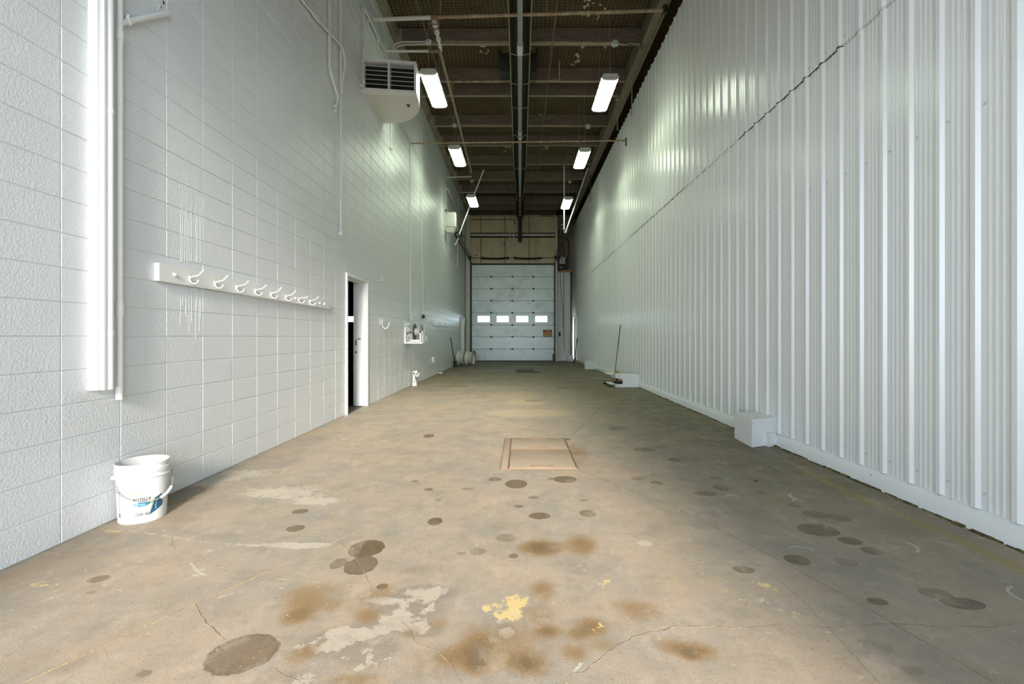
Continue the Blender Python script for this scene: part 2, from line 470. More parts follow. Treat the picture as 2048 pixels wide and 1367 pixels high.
# ================================================================== STRUCTURE
Y0, Y1 = -1.2, 26.0
# ---------------- floor with its attributes
def build_floor():
    ys = np.concatenate([np.arange(-1.2, 1.4, .13), np.arange(1.4, 7.0, .0125), np.arange(7.0, 12.0, .035), np.arange(12.0, 26.01, .12)])
    xs = np.arange(-2.72, 2.921, .0128)
    nx, ny = len(xs), len(ys)
    X, Y = np.meshgrid(xs, ys)
    x = X.ravel(); y = Y.ravel()
    A = {k: np.zeros(nx * ny) for k in ('oil', 'oildark', 'rust', 'pale', 'peel', 'dust', 'yellow', 'yline', 'chalk', 'grime_shade')}
    A['oil'] -= 1.0
    def ell(cx, cy, rx, ry, rot=0):
        c = fl(cx, cy); wx = rx * c.y / F; wy = ry * c.y ** 2 / (F * CAMH)
        dx, dy = x - c.x, y - c.y
        if rot: dx, dy = dx * math.cos(rot) + dy * math.sin(rot), -dx * math.sin(rot) + dy * math.cos(rot)
        return np.sqrt((dx / wx) ** 2 + (dy / wy) ** 2)
    # oil: centre x, y and half extents in the photograph, darkness
    oil = [(362, 985, 42, 14, .45), (340, 1003, 30, 10, .5), (733, 1096, 36, 18, .85), (722, 1130, 33, 19, .7), (676, 1126, 16, 11, .55), (485, 1306, 68, 43, .62), (870, 1042, 15, 8, .8), (591, 1056, 18, 7, .7),  # first two: floor stain with the pail's cast shadow painted in
           (600, 1022, 16, 5, .7), (1032, 967, 23, 9, .75), (1130, 958, 24, 7, .75), (990, 958, 13, 4, .6), (858, 871, 11, 4, .7), (1079, 1031, 22, 7, .75),
           (1027, 1111, 10, 5, .6), (1175, 1026, 17, 7, .6), (1100, 957, 6, 2, .6), (1636, 1059, 40, 13, .9), (1594, 1119, 25, 11, .9), (1700, 1081, 23, 8, .85),
           (1744, 1101, 21, 8, .8), (1630, 1028, 24, 8, .8), (1677, 1034, 21, 8, .75), (1926, 1206, 43, 13, .9), (1870, 1186, 32, 11, .6), (1755, 1202, 20, 8, .85),
           (1487, 1138, 22, 8, .6), (1692, 1123, 22, 9, .45), (1442, 975, 15, 6, .75), (1411, 986, 24, 5, .8), (1519, 984, 13, 4, .7), (1432, 955, 12, 3, .75), (1500, 955, 22, 5, .65),
           (1588, 1010, 12, 4, .7), (1356, 919, 20, 4, .85), (1393, 919, 12, 3, .7), (1450, 928, 13, 3.5, .75), (1421, 908, 10, 2, .75), (1313, 965, 12, 4, .65), (1275, 957, 12, 3, .5), (1303, 949, 9, 2.5, .5),
           (1234, 856, 17, 4, .85), (1290, 898, 24, 4, .7), (1320, 893, 16, 3, .65), (1317, 863, 8, 1.5, .7), (1334, 867, 9, 1.5, .7), (198, 1157, 20, 8, .55), (183, 1184, 10, 4, .4),
           (288, 1346, 16, 8, .5), (935, 977, 12, 2.5, .45), (857, 978, 9, 3, .6), (830, 962, 8, 2, .6), (875, 999, 8, 3, .5), (1067, 994, 11, 3, .6), (1038, 1012, 9, 3, .6), (1168, 1000, 9, 2.5, .5),
           (1012, 1075, 20, 8, .35), (955, 1102, 18, 7, .4), (923, 1106, 9, 4, .35), (765, 1172, 12, 6, .7), (984, 766, 42, 1.6, .75), (956, 757, 15, 1.4, .6), (1126, 777, 14, 1.4, .6),
           (1150, 748, 20, 1.3, .6), (1160, 760, 28, 1.8, .7), (1205, 757, 26, 1.6, .75), (1240, 764, 12, 1.2, .6), (1222, 865, 5, 1, .7), (700, 1188, 0.1, 0.1, .1), (1068, 801, 18, 2.5, .45),
           (1130, 878, 12, 2, .95), (1073, 914, 9, 2, .7), (1105, 883, 10, 1.5, .4), (1735, 1283, 20, 7, .3), (1770, 1296, 14, 7, .35), (1825, 1340, 24, 10, .35), (860, 758, 20, 1.2, .5), (905, 765, 14, 1.2, .5),
           (900, 772, 30, 1.3, .4), (1060, 767, 20, 1.2, .5), (1075, 733, 60, 0.8, .4), (990, 740, 40, 0.9, .4), (1130, 722.5, 30, 0.6, .5)]
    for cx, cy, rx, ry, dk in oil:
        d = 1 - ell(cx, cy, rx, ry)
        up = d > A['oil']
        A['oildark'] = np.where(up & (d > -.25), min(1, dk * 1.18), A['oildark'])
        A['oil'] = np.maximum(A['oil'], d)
    rust = [(1150, 900, 30, 20, .5), (1140, 925, 40, 10, .35), (1010, 905, 18, 30, .25), (1085, 938, 80, 4, .4), (720, 1205, 50, 22, .5), (900, 1310, 30, 20, .4), (1210, 1290, 30, 14, .5), (610, 1190, 50, 28, .8), (590, 1235, 30, 18, .9), (640, 1215, 46, 22, .5), (1080, 1095, 42, 16, 1.5), (1165, 1092, 32, 20, .95), (1085, 1178, 28, 22, .9), (735, 1233, 28, 16, .8),
            (950, 1300, 34, 38, .9), (955, 1330, 20, 20, .7), (1075, 1225, 34, 18, .55), (1095, 1262, 24, 12, .8), (1185, 1252, 30, 18, .95), (1155, 1268, 22, 12, .6), (1065, 1330, 34, 22, .8), (1280, 1222, 55, 20, .7),
            (1390, 1300, 42, 20, 1.15), (1330, 1290, 30, 18, .5), (1150, 1305, 26, 18, .7), (1020, 1320, 40, 22, .4), (830, 1140, 32, 10, .5), (770, 1180, 25, 14, .7), (700, 1170, 38, 16, .35),
            (600, 1310, 40, 22, .65), (620, 1300, 20, 12, .3), (820, 1265, 18, 10, .6), (880, 1245, 20, 12, .5), (718, 1360, 70, 16, .8), (1020, 1270, 190, 60, .38), (860, 1330, 60, 30, .45),
            (1590, 1000, 80, 14, .35), (1500, 930, 90, 12, .3), (80, 1330, 170, 50, .35), (300, 1250, 160, 50, .22), (1800, 1055, 60, 14, .45), (1055, 925, 90, 16, .15), (1130, 905, 50, 8, .45), (800, 1060, 60, 20, .15),
            (1100, 1000, 120, 30, .18), (1380, 1310, 16, 12, .5), (490, 1350, 160, 16, .3), (1165, 1070, 40, 16, .3), (1030, 1295, 60, 60, .3), (1250, 1205, 60, 12, .3)]
    for cx, cy, rx, ry, k in rust:
        A['rust'] += k * np.exp(-np.clip(ell(cx, cy, rx, ry), 0, 6) ** 2.4 * 0.9)
    for cx, cy, rx, ry, k in [(1100, 1075, 150, 60, .30), (560, 985, 100, 15, .75), (640, 1002, 60, 10, .75), (430, 962, 50, 20, .55), (615, 1091, 45, 7, .8), (560, 1086, 40, 5, .6), (415, 1102, 20, 9, .5), (395, 1140, 22, 6, .6),
                              (1300, 1060, 120, 40, .25), (1000, 1240, 20, 14, .5), (690, 877, 12, 1.5, .9), (1300, 930, 60, 5, .45), (880, 830, 130, 6, .35), (930, 800, 80, 3, .4), (580, 950, 160, 20, .25), (1290, 1085, 12, 5, .8),
                              (1180, 895, 40, 12, .35), (1120, 940, 200, 20, .2), (1400, 1150, 100, 100, .2), (1240, 860, 200, 8, .22), (800, 740, 60, 2, .4), (1300, 1240, 80, 60, .25), (60, 1320, 40, 50, .2), (490, 945, 80, 10, .35)]:
        A['pale'] += k * np.exp(-np.clip(ell(cx, cy, rx, ry), 0, 6) ** 2.2)
    # curved pale tide line left of the centre
    def polyd(pts):
        best = np.full(nx * ny, 9.0)
        for a, b_ in zip(pts, pts[1:]):
            a = fl(*a); b_ = fl(*b_); ab = b_ - a; L2 = ab.x ** 2 + ab.y ** 2
            t = np.clip(((x - a.x) * ab.x + (y - a.y) * ab.y) / L2, 0, 1)
            best = np.minimum(best, np.hypot(x - a.x - t * ab.x, y - a.y - t * ab.y))
        return best
    A['pale'] += .55 * np.clip(1 - polyd([(255, 1060), (330, 1070), (400, 1083), (500, 1090), (590, 1092), (655, 1088)]) / .045, 0, 1)
    for cx, cy, rx, ry, k in [(700, 1268, 34, 14, .9), (660, 1285, 60, 24, .6), (740, 1300, 60, 32, .45), (850, 1185, 48, 14, .8), (810, 1225, 70, 22, .6), (780, 1245, 40, 16, .7), (850, 1260, 34, 12, .6), (1010, 1265, 20, 16, .7), (610, 1350, 30, 18, .6), (1010, 1262, 14, 10, .7), (760, 1200, 40, 9, .6)]:
        A['peel'] += k * np.exp(-np.clip(ell(cx, cy, rx, ry), 0, 6) ** 2.2)
    for cx, cy, rx, ry, k in [(1052, 804, 34, 4.5, 1.3), (1060, 826, 95, 8, .8), (1030, 790, 60, 10, .5), (1060, 812, 80, 20, .35), (1000, 775, 130, 6, .3)]:
        A['dust'] += k * np.exp(-np.clip(ell(cx, cy, rx, ry), 0, 6) ** 4)
    for cx, cy, rx, ry, k in [(1032, 1205, 22, 17, 1.0), (1018, 1230, 30, 11, .85), (985, 1215, 20, 9, .62), (970, 1218, 7, 9, .7), (1195, 1253, 18, 8, .45), (1205, 1165, 20, 12, .4), (1530, 1170, 30, 10, .42), (1575, 1222, 20, 10, .45), (80, 1165, 60, 10, .35), (225, 1062, 26, 4, .5), (1162, 1130, 8, 3, .5), (1500, 1195, 50, 12, .3)]:
        A['yellow'] += k * np.exp(-np.clip(ell(cx, cy, rx, ry), 0, 6) ** 3)
    ln = np.clip(1 - np.abs(x - 2.60 - .03 * np.sin(y * 3)) / .13, 0, 1)
    A['yline'] = ln * np.clip((5.6 - y) / 1.5, 0, 1) * 1.0 + .5 * np.clip(1 - np.abs(x - 2.80) / .06, 0, 1) * np.clip((6.5 - y), 0, 1)
    # chalk rings and scuffs
    for cx, cy, r, a0, a1 in [(2.42, 2.17, .10, 1.7, 3.6), (2.15, 3.53, .09, 2.0, 4.3), (1.98, 3.53, .09, -1.2, .6), (2.20, 2.72, .10, -1.2, .3), (1.62, 3.5, .07, .5, 2.3), (1.60, 2.62, .08, .3, 2.1)]:
        th = np.arctan2(y - cy, x - cx); d = np.abs(np.hypot(x - cx, y - cy) - r)
        w = ((th - a0) % (2 * PI)) < (a1 - a0)
        A['chalk'] = np.maximum(A['chalk'], np.where(w, np.clip(1.25 - d / .011, 0, 1), 0))
    for pts in [[(1150, 1341), (1158, 1330), (1163, 1325)], [(382, 1125), (392, 1140), (412, 1150)], [(385, 1150), (412, 1147)], [(1690, 993), (1700, 997), (1715, 998)], [(1330, 930), (1380, 929)], [(1335, 972), (1345, 974)]]:
        A['chalk'] = np.maximum(A['chalk'], np.clip(1.1 - polyd(pts) / .012, 0, 1))
    # dirt and painted shade grow towards the far end and along the right wall
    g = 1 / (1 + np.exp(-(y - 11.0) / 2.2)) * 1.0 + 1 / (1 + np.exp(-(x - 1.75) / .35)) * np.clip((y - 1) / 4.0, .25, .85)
    A['grime_shade'] = np.clip(g, 0, 1)
    v = np.stack([x, y, np.zeros_like(x)], 1)
    idx = np.arange(nx * ny).reshape(ny, nx)
    q = np.stack([idx[:-1, :-1], idx[:-1, 1:], idx[1:, 1:], idx[1:, :-1]], -1).reshape(-1, 4)
    me = bpy.data.meshes.new('floor')
    me.vertices.add(len(v)); me.vertices.foreach_set('co', v.ravel().astype(np.float32))
    me.loops.add(q.size); me.loops.foreach_set('vertex_index', q.ravel().astype(np.int32))
    me.polygons.add(len(q)); me.polygons.foreach_set('loop_start', np.arange(0, q.size, 4, dtype=np.int32))
    me.update(calc_edges=True)
    for k, a in A.items():
        at = me.attributes.new(k, 'FLOAT', 'POINT'); at.data.foreach_set('value', a.astype(np.float32))
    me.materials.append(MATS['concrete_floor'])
    o = link('floor', me); o['kind'] = 'structure'
    return o
FLOOR = build_floor()
def ribbon(name, pts, w, m, amp, label, seed):
    rr = random.Random(seed); P = [fl(*p) for p in pts]; out = []
    for a, b_ in zip(P, P[1:]):
        n = max(2, int((b_ - a).length / .018))
        for i in range(n): out.append(a.lerp(b_, i / n))
    out.append(P[-1])
    mb = MB(); off = 0
    for i, p in enumerate(out):
        q = (out[min(i + 1, len(out) - 1)] - out[max(0, i - 1)]).normalized(); nrm = Vector((-q.y, q.x, 0))
        off = off * .8 + rr.uniform(-amp, amp)
        ww = w * rr.uniform(.35, 1.25) * min(1, .3 + min(i, len(out) - 1 - i) * .15)
        c = p + nrm * off
        mb.v += [tuple(c - nrm * ww / 2 + Vector((0, 0, .0004))), tuple(c + Vector((0, 0, .0014))), tuple(c + nrm * ww / 2 + Vector((0, 0, .0004)))]
        if i: k = 3 * i; mb.f += [(k - 3, k, k + 1, k - 2), (k - 2, k + 1, k + 2, k - 1)]
    part(name, mb, m, FLOOR, smooth=False, label=label)
for i, (pts, w) in enumerate([([(1145, 1347), (1170, 1343), (1185, 1326), (1232, 1296), (1262, 1277), (1300, 1262), (1330, 1259), (1350, 1251), (1400, 1250), (1460, 1254), (1520, 1253), (1560, 1249), (1620, 1256), (1700, 1252), (1790, 1247), (1850, 1251), (1930, 1250), (1990, 1252), (2048, 1240)], .0075),
                   ([(393, 1205), (398, 1228), (415, 1247), (430, 1258), (452, 1278)], .006), ([(800, 1240), (822, 1262), (835, 1290), (870, 1300), (890, 1318), (905, 1338), (925, 1366)], .005), ([(683, 1082), (700, 1104), (722, 1130), (735, 1160), (752, 1200)], .0035),
                   ([(1500, 1115), (1560, 1160), (1610, 1205), (1700, 1300), (1760, 1366)], .003), ([(345, 1078), (352, 1100), (440, 1130), (520, 1155), (640, 1165)], .003), ([(540, 1335), (600, 1366)], .004), ([(250, 1145), (300, 1157), (360, 1160), (410, 1150)], .003)]):
    ribbon('crack', pts, w, 'crack_dark', .0042, 'fine wandering crack in the concrete', 40 + i)
for i, (pts, w, m) in enumerate([([(44, 1366), (200, 1294), (393, 1205), (615, 1107.5), (697, 1070)], .011, 'tan_filler'), ([(697, 1070), (860, 1000), (1001, 940)], .008, 'tan_filler'), ([(1156, 938), (1349, 1014), (1500, 1089), (1716, 1205), (1990, 1366)], .008, 'crack_dark'), ([(1142, 872), (1175, 840), (1232, 785)], .012, 'crack_dark')]):
    ribbon('joint', pts, w, m, .0008, 'straight slab joint running diagonally over the floor', 60 + i)

# ---------------- left block wall: each block a piece, joints recessed
BL, BH, BY0 = 0.4064, 0.2032, 2.735
OY0, OY1, OZ = 7.20, 8.22, 2.215       # door opening
WALLTOP = 7.42
wl = struct('wall_left', MB().box(-2.90, -2.7056, Y0 - .2, OY0, -.05, WALLTOP).box(-2.90, -2.7056, OY1, Y1, -.05, WALLTOP).box(-2.90, -2.7056, OY0, OY1, OZ, WALLTOP), 'joint_paint')
def block_mb(y0, y1, z0, z1, mb=None, j=0.0):
    mb = mb or MB()
    g, b = 0.0022, 0.0040
    y0 += g; y1 -= g; z0 += g; z1 -= g
    xb, xf = -2.7060, -2.7 + j
    xm = xf - .0034
    v = [(xb, y0, z0), (xb, y1, z0), (xb, y1, z1), (xb, y0, z1), (xm, y0, z0), (xm, y1, z0), (xm, y1, z1), (xm, y0, z1),
         (xf, y0 + b, z0 + b), (xf, y1 - b, z0 + b), (xf, y1 - b, z1 - b), (xf, y0 + b, z1 - b)]
    f = [(8, 9, 10, 11)]
    for i in range(4):
        k = (i + 1) % 4
        f += [(i, k, 4 + k, 4 + i), (4 + i, 4 + k, 8 + k, 8 + i)]
    return mb.add(v, f)
full_me = block_mb(0, BL, 0, BH).mesh('block', 'block_paint', (0, 0, 0), smooth=False)
cells = []
k0 = int(math.floor((Y0 - BY0) / BL)); rest = MB(); rj = random.Random(3)
for k in range(k0, int((Y1 - BY0) / BL) + 1):
    for r in range(int(WALLTOP / BH) + 1):
        y0, y1, z0, z1 = BY0 + k * BL, BY0 + (k + 1) * BL, r * BH, min((r + 1) * BH, WALLTOP)
        if z1 - z0 < .03: continue
        full = z1 - z0 > BH - 1e-4
        if y1 > OY0 and y0 < OY1 and z0 < OZ - .02:
            for a, b_ in ((y0, min(y1, OY0)), (max(y0, OY1), y1)):
                if b_ - a > .02: cells.append((a, b_, z0, z1, False))
            continue
        cells.append((y0, y1, z0, z1, full))
def vis(c):
    if c[0] < 1.6: return 0
    pts = [px_of(-2.7, yy, zz) for yy in (c[0], c[1]) for zz in (c[2], c[3])]
    xs = [min(2048, max(0, p[0])) for p in pts]; ys_ = [min(1367, max(0, p[1])) for p in pts]
    return (max(xs) - min(xs)) * (max(ys_) - min(ys_))
def px_of(X, Y, Z): return (1040 + X * F / Y, 672.5 - (Z - CAMH) * F / Y)
cells.sort(key=vis, reverse=True)
for i, c in enumerate(cells):
    if i < 296:
        j = rj.uniform(-.0008, .0008)
        if c[4]: o = link('block', full_me, wl, (j, c[0], c[2]))
        else: o = link('block', block_mb(*c[:4], j=j).mesh('block', 'block_paint', (0, 0, 0), False), wl)
    else: block_mb(*c[:4], mb=rest, j=rj.uniform(-.0008, .0008))
o = part('block_field', rest, 'block_paint', wl, smooth=False, kind='stuff')
# runs of old paint above and below the hook board
dr = MB(); rd = random.Random(11)
for xx in (362, 366, 371, 374, 378, 383, 392, 395, 399, 402):
    for top, bot in ((380 + rd.uniform(-40, 60), 523), (566, 610 + rd.uniform(0, 70))):
        if rd.random() < .12: continue
        a, b_ = lw(xx, top), lw(xx + rd.uniform(-2, 1), bot)
        n = 6; pts = [a.lerp(b_, i / n) + Vector((.0004, rd.uniform(-.002, .002), 0)) for i in range(n + 1)]
        dr.tube(pts, [.0008 + .0006 * i / n for i in range(n)] + [.002], 6)
part('paint_drip', dr, 'block_paint', wl, kind='stuff', label='thin runs of old paint below and above the hook board')
# grimy fascia between the wall top and the roof deck
struct('trim_1', MB().prism([(-2.92, 7.42), (-2.66, 7.42), (-2.66, 7.50), (-2.60, 7.78), (-2.92, 7.78)], Y0 - .2, Y1, 'xz'), 'fascia_beige')
# ---------------- left side room seen through the doorway
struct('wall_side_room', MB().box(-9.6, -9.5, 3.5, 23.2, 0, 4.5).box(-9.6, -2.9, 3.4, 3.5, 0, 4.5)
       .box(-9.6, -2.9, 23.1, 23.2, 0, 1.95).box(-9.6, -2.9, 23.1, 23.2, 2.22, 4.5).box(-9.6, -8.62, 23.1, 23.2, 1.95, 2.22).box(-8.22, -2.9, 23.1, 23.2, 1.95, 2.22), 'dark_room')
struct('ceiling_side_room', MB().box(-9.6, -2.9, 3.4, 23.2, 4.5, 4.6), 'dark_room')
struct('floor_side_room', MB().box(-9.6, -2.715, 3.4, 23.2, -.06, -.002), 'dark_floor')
w3 = struct('window_1', MB().box(-8.66, -8.18, 23.06, 23.1, 1.92, 1.95).box(-8.66, -8.18, 23.06, 23.1, 2.22, 2.25).box(-8.66, -8.62, 23.06, 23.1, 1.92, 2.25).box(-8.22, -8.18, 23.06, 23.1, 1.92, 2.25), 'dark_plastic')
part('pane', MB().box(-8.62, -8.22, 23.14, 23.15, 1.95, 2.22), 'window_glass', w3, smooth=False)

# door frame of the doorway
jf = .05
dfr = struct('door_2', MB().box(-2.93, -2.675, OY0 - .0, OY0 + .045, 0, OZ, .006), 'frame_paint')
part('head_jamb', MB().box(-2.93, -2.675, OY0 + .045, OY1 - .045, OZ - .05, OZ - .002, .006).box(-2.87, -2.83, OY0 + .045, OY1 - .06, OZ - .065, OZ - .05), 'frame_paint', dfr, label='white painted head of the door frame')
part('side_jamb', MB().box(-2.93, -2.675, OY1 - .045, OY1, 0, OZ, .006).box(-2.79, -2.74, OY1 - .06, OY1 - .045, 0, OZ - .05, .004), 'frame_paint', dfr, label='far side of the white door frame')
part('strike_plate', MB().box(-2.895, -2.875, OY1 - .048, OY1 - .044, 1.06, 1.16), 'dark_plastic', dfr)
part('latch_hole', MB().box(-2.895, -2.87, OY1 - .048, OY1 - .044, .92, .96).box(-2.85, -2.80, OY1 - .062, OY1 - .044, 1.17, 1.185), 'dark_plastic', dfr)
# dark machine standing in the side room
t = thing('machine', (-4.9, 13.4, 0), 'dim red machine with a curved guard standing inside the dark side room', 'machine')
part('body', MB().box(-5.3, -4.4, 13.2, 13.9, 0, 1.0, .05), 'dark_plastic', t)
part('guard', MB().tube(arc((-5.02, 13.3, 1.0), (-5.0, 13.3, 1.75), (-4.4, 13.3, 1.45), 10), .035, 8), 'dark_plastic', t)
part('cover', MB().box(-4.86, -4.55, 13.2, 13.6, 1.0, 1.4, .03), 'machine_red', t, label='red cover')

# ---------------- right wall: two rows of ribbed steel sheets over a painted curb
PIT = 0.249
def profile(n, ph):
    """section of one sheet (y along the wall, depth towards the room) with n major ribs"""
    p = []
    for k in range(n):
        c = ph + k * PIT
        p += [(c - .032, 0), (c - .016, .022), (c + .016, .022), (c + .032, 0)]
        for m in (.083, .125, .166):
            p += [(c + m - .014, 0), (c + m - .006, .0028), (c + m + .006, .0028), (c + m + .014, 0)]
    return p
wr = struct('wall_right', MB().box(2.93, 3.02, Y0 - .2, 24.1, -.05, 7.16).box(2.93, 3.02, 25.2, Y1, -.05, 7.16).box(2.93, 3.02, 24.1, 25.2, 2.19, 7.16), 'outer_wall')
def sheet(y0, z0, z1, dx, last=False, cut=None):
    p = profile(4, y0 + .045)
    p = [(y0, 0)] + p + [(y0 + 4 * PIT + .006, 0)]
    # close with a lap lip
    mb = MB(); n = len(p); th = .0015
    for zz in (z0, z1):
        for a, d in p: mb.v.append((RW - dx - d, a, zz))
    for zz in (z0, z1):
        for a, d in p: mb.v.append((RW - dx - d + th, a, zz))
    for i in range(n - 1):
        mb.f.append((i, i + 1, n + i + 1, n + i)); mb.f.append((2 * n + i, 3 * n + i, 3 * n + i + 1, 2 * n + i + 1))
        mb.f.append((i, 2 * n + i, 2 * n + i + 1, i + 1)); mb.f.append((n + i, n + i + 1, 3 * n + i + 1, 3 * n + i))
    return mb
S0 = 4.203 - .045 - 6 * PIT * 4 + 0.0
S0 = 4.203 - .045 - 24 * PIT
rs = random.Random(5)
low_me = sheet(0, .135, 3.84, 0).mesh('panel', 'panel_paint', (0, 0, 0), False)
up_me = sheet(0, 3.825, 7.16, .010).mesh('panel', 'panel_paint', (0, 0, 0), False)
def seam_shadow(y0, seed):  # dark ribbon painted in for the shadow under the sheet lap
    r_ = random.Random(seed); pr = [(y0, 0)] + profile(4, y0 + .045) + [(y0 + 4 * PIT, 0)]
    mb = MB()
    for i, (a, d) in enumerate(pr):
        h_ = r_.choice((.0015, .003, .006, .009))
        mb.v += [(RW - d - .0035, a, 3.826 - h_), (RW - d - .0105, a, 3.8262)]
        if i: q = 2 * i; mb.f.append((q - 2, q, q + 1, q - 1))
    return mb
k = 0
while S0 + k * 4 * PIT < Y1 - .3:
    y = S0 + k * 4 * PIT
    top = link('panel', up_me, wr, (rs.uniform(0, .002), y, rs.uniform(-.012, .012)))
    part('seam_shadow', seam_shadow(y, k), 'gap_dark', wr, smooth=False)
    if y + 4 * PIT > 24.1 and y < 25.2:
        mb = MB()
        for a in np.arange(0, 4): pass
        ss = sheet(y, 2.22, 3.84, 0)
        link('panel', ss.mesh('panel', 'panel_paint', (0, 0, 0), False), wr)
        if y < 24.0:
            n_ = max(1, int(round((24.06 - y) / PIT)))
            m2 = MB().box(RW - .002, RW, y, 24.06, .135, 2.22)
            for q in range(n_): m2.prism([(RW, y + .005 + q * PIT), (RW - .03, y + .025 + q * PIT), (RW - .03, y + .065 + q * PIT), (RW, y + .085 + q * PIT)], .135, 2.22, 'xy')
            link('panel', m2.mesh('panel', 'panel_paint', (0, 0, 0), False), wr)
    else:
        link('panel', low_me, wr, (rs.uniform(0, .002), y, 0))
    k += 1
# screws beside the ribs
sc = MB()
for zr in (.24, 2.67, 3.90, 4.88, 6.10):
    y = S0 + .045
    while y < 23:
        if y > 1.5:
            xx = RW - (.012 if zr > 3.8 else .0)
            sc.cyl((xx - .004, y - .062, zr), .0085, .003, 'x', 8).cyl((xx - .007, y - .062, zr), .005, .006, 'x', 6)
        y += PIT
part('screw', sc, 'grey_cap', wr, kind='stuff', label='small screw heads in rows beside the ribs')
# frame of the open side door, far right
ds = struct('door_3', MB().box(2.86, 3.02, 24.04, 24.10, 0, 2.25, .005).box(2.86, 3.02, 25.2, 25.26, 0, 2.25, .005).box(2.86, 3.02, 24.04, 25.26, 2.19, 2.25, .005), 'white_paint')
# curb
cb = struct('baseboard_right', MB().prism([(2.845, 0), (2.846, .03), (2.856, .085), (2.872, .118), (2.893, .134), (2.93, .137), (2.93, 0)], Y0 - .2, 24.04, 'xz'), 'curb_paint', smooth=True)
mk = MB(); rm = random.Random(21)
yy = 1.2
while yy < 12:
    l = rm.uniform(.03, .14); h = rm.uniform(.004, .016)
    mk.prism([(2.852, 0), (2.842 - rm.uniform(.002, .028), 0), (2.840, h * .6), (2.852, h * 1.3)], yy, yy + l, 'xz')
    yy += l * rm.uniform(.7, 1.4)
part('muck_line', mk, 'muck', cb, kind='stuff', label='dark crumbs of dirt caught along the foot of the curb', smooth=False)

# ---------------- ceiling: deck, purlins, netting, edge beam
DECK = 7.78
ceil = struct('ceiling', MB().box(-2.95, 3.7, Y0 - .2, Y1, DECK, DECK + .08), 'deck_brown')
struct('wall_right_attic', MB().box(3.55, 3.65, Y0 - .2, Y1, 7.0, DECK).box(2.95, 3.65, Y0 - .2, Y1, 7.0, 7.05), 'deck_brown')
PUR = [(-.6, 0), (1.0, 0), (2.6, 0), (4.2, 0), (5.8, 0), (7.4, 0), (8.2, 0), (9.85, 0), (11.3, 0), (11.98, 0), (13.7, 0), (15.1, 0), (16.75, 0), (18.35, 0), (20.0, 0), (21.65, 0), (22.7, 0)]
for Yp, _ in PUR:
    tp = DECK - .03; bt = 7.43
    pu = part('purlin', MB().box(-2.62, 2.56, Yp, Yp + .006, bt, tp).box(-2.62, 2.56, Yp, Yp + .075, tp - .004, tp), 'purlin_steel', ceil, smooth=False)
    part('flange', MB().box(-2.62, 2.56, Yp - .004, Yp + .08, bt - .006, bt).box(-2.62, 2.56, Yp + .074, Yp + .08, bt, bt + .025), 'purlin_flange', pu, smooth=False)
    if Yp > 8.5:
        bo = MB()
        for xx in (-2.5, -1.5, -1.42, -.2, -.12, .9, 1.0, 2.3, 2.4):
            bo.cyl((xx, Yp - .004, bt + .12), .012, .008, 'y', 8)
        part('bolt', bo, 'black_metal', pu, kind='stuff')
        # whitewashed end clip on the wall side
        part('clip', MB().box(-2.66, -2.50, Yp - .008, Yp, bt - .01, tp - .02).box(-2.66, -2.50, Yp - .008, Yp + .08, bt - .016, bt - .008), 'fascia_beige', pu, smooth=False)
# lengthwise edge beam on the right
part('edge_beam', MB().box(2.57, 2.585, Y0, Y1, 7.24, DECK - .02).box(2.50, 2.68, Y0, Y1, 7.23, 7.245).box(2.50, 2.51, Y0, Y1, 7.245, 7.27), 'beam_olive', ceil, smooth=False, label='long olive brown steel beam along the right side of the roof')
part('angle_iron', MB().box(2.66, 2.70, Y0, Y1, 7.20, 7.23).box(2.60, 2.61, Y0, Y1, 7.3, 7.36), 'beam_olive', ceil, smooth=False)
# wire netting stapled under the brown roof lining
net = MB(); rn = random.Random(9)
def wob(x, y, s): return (mnoise.noise(Vector((x * 1.3, y * 1.3, s))) * .075, mnoise.noise(Vector((x * 1.1, y * 1.1, s + 9))) * .065)
def netline(pts):
    b0 = len(net.v); w = .0042
    for i, p in enumerate(pts):
        for a, b_ in ((w, 0), (-w * .5, w * .87), (-w * .5, -w * .87)):
            q = pts[min(i + 1, len(pts) - 1)] - pts[max(i - 1, 0)]
            if abs(q.x) > abs(q.y): net.v.append((p.x, p.y + a, p.z + b_))
            else: net.v.append((p.x + a, p.y, p.z + b_))
    for i in range(len(pts) - 1):
        for j in range(3):
            k_ = (j + 1) % 3
            net.f.append((b0 + i * 3 + j, b0 + i * 3 + k_, b0 + i * 3 + 3 + k_, b0 + i * 3 + 3 + j))
def netz(x, y):
    return DECK - .028 - .02 * (mnoise.noise(Vector((x * 1.7, y * 1.7, 3))) + .4)
xx = -2.6
while xx < 2.56:
    pts = []; y = 8.3
    while y < 21: 
        d = wob(xx, y, 1); pts.append(Vector((xx + d[0], y, netz(xx, y)))); y += .28
    netline(pts); xx += .088
y = 8.3
while y < 21:
    pts = []; xx = -2.6
    while xx < 2.58:
        d = wob(xx, y, 4); pts.append(Vector((xx, y + d[1], netz(xx, y)))); xx += .22
    netline(pts); y += .078
part('wire_netting', net, 'netting_wire', ceil, smooth=False, kind='stuff', label='sagging wire netting under the brown roof lining')
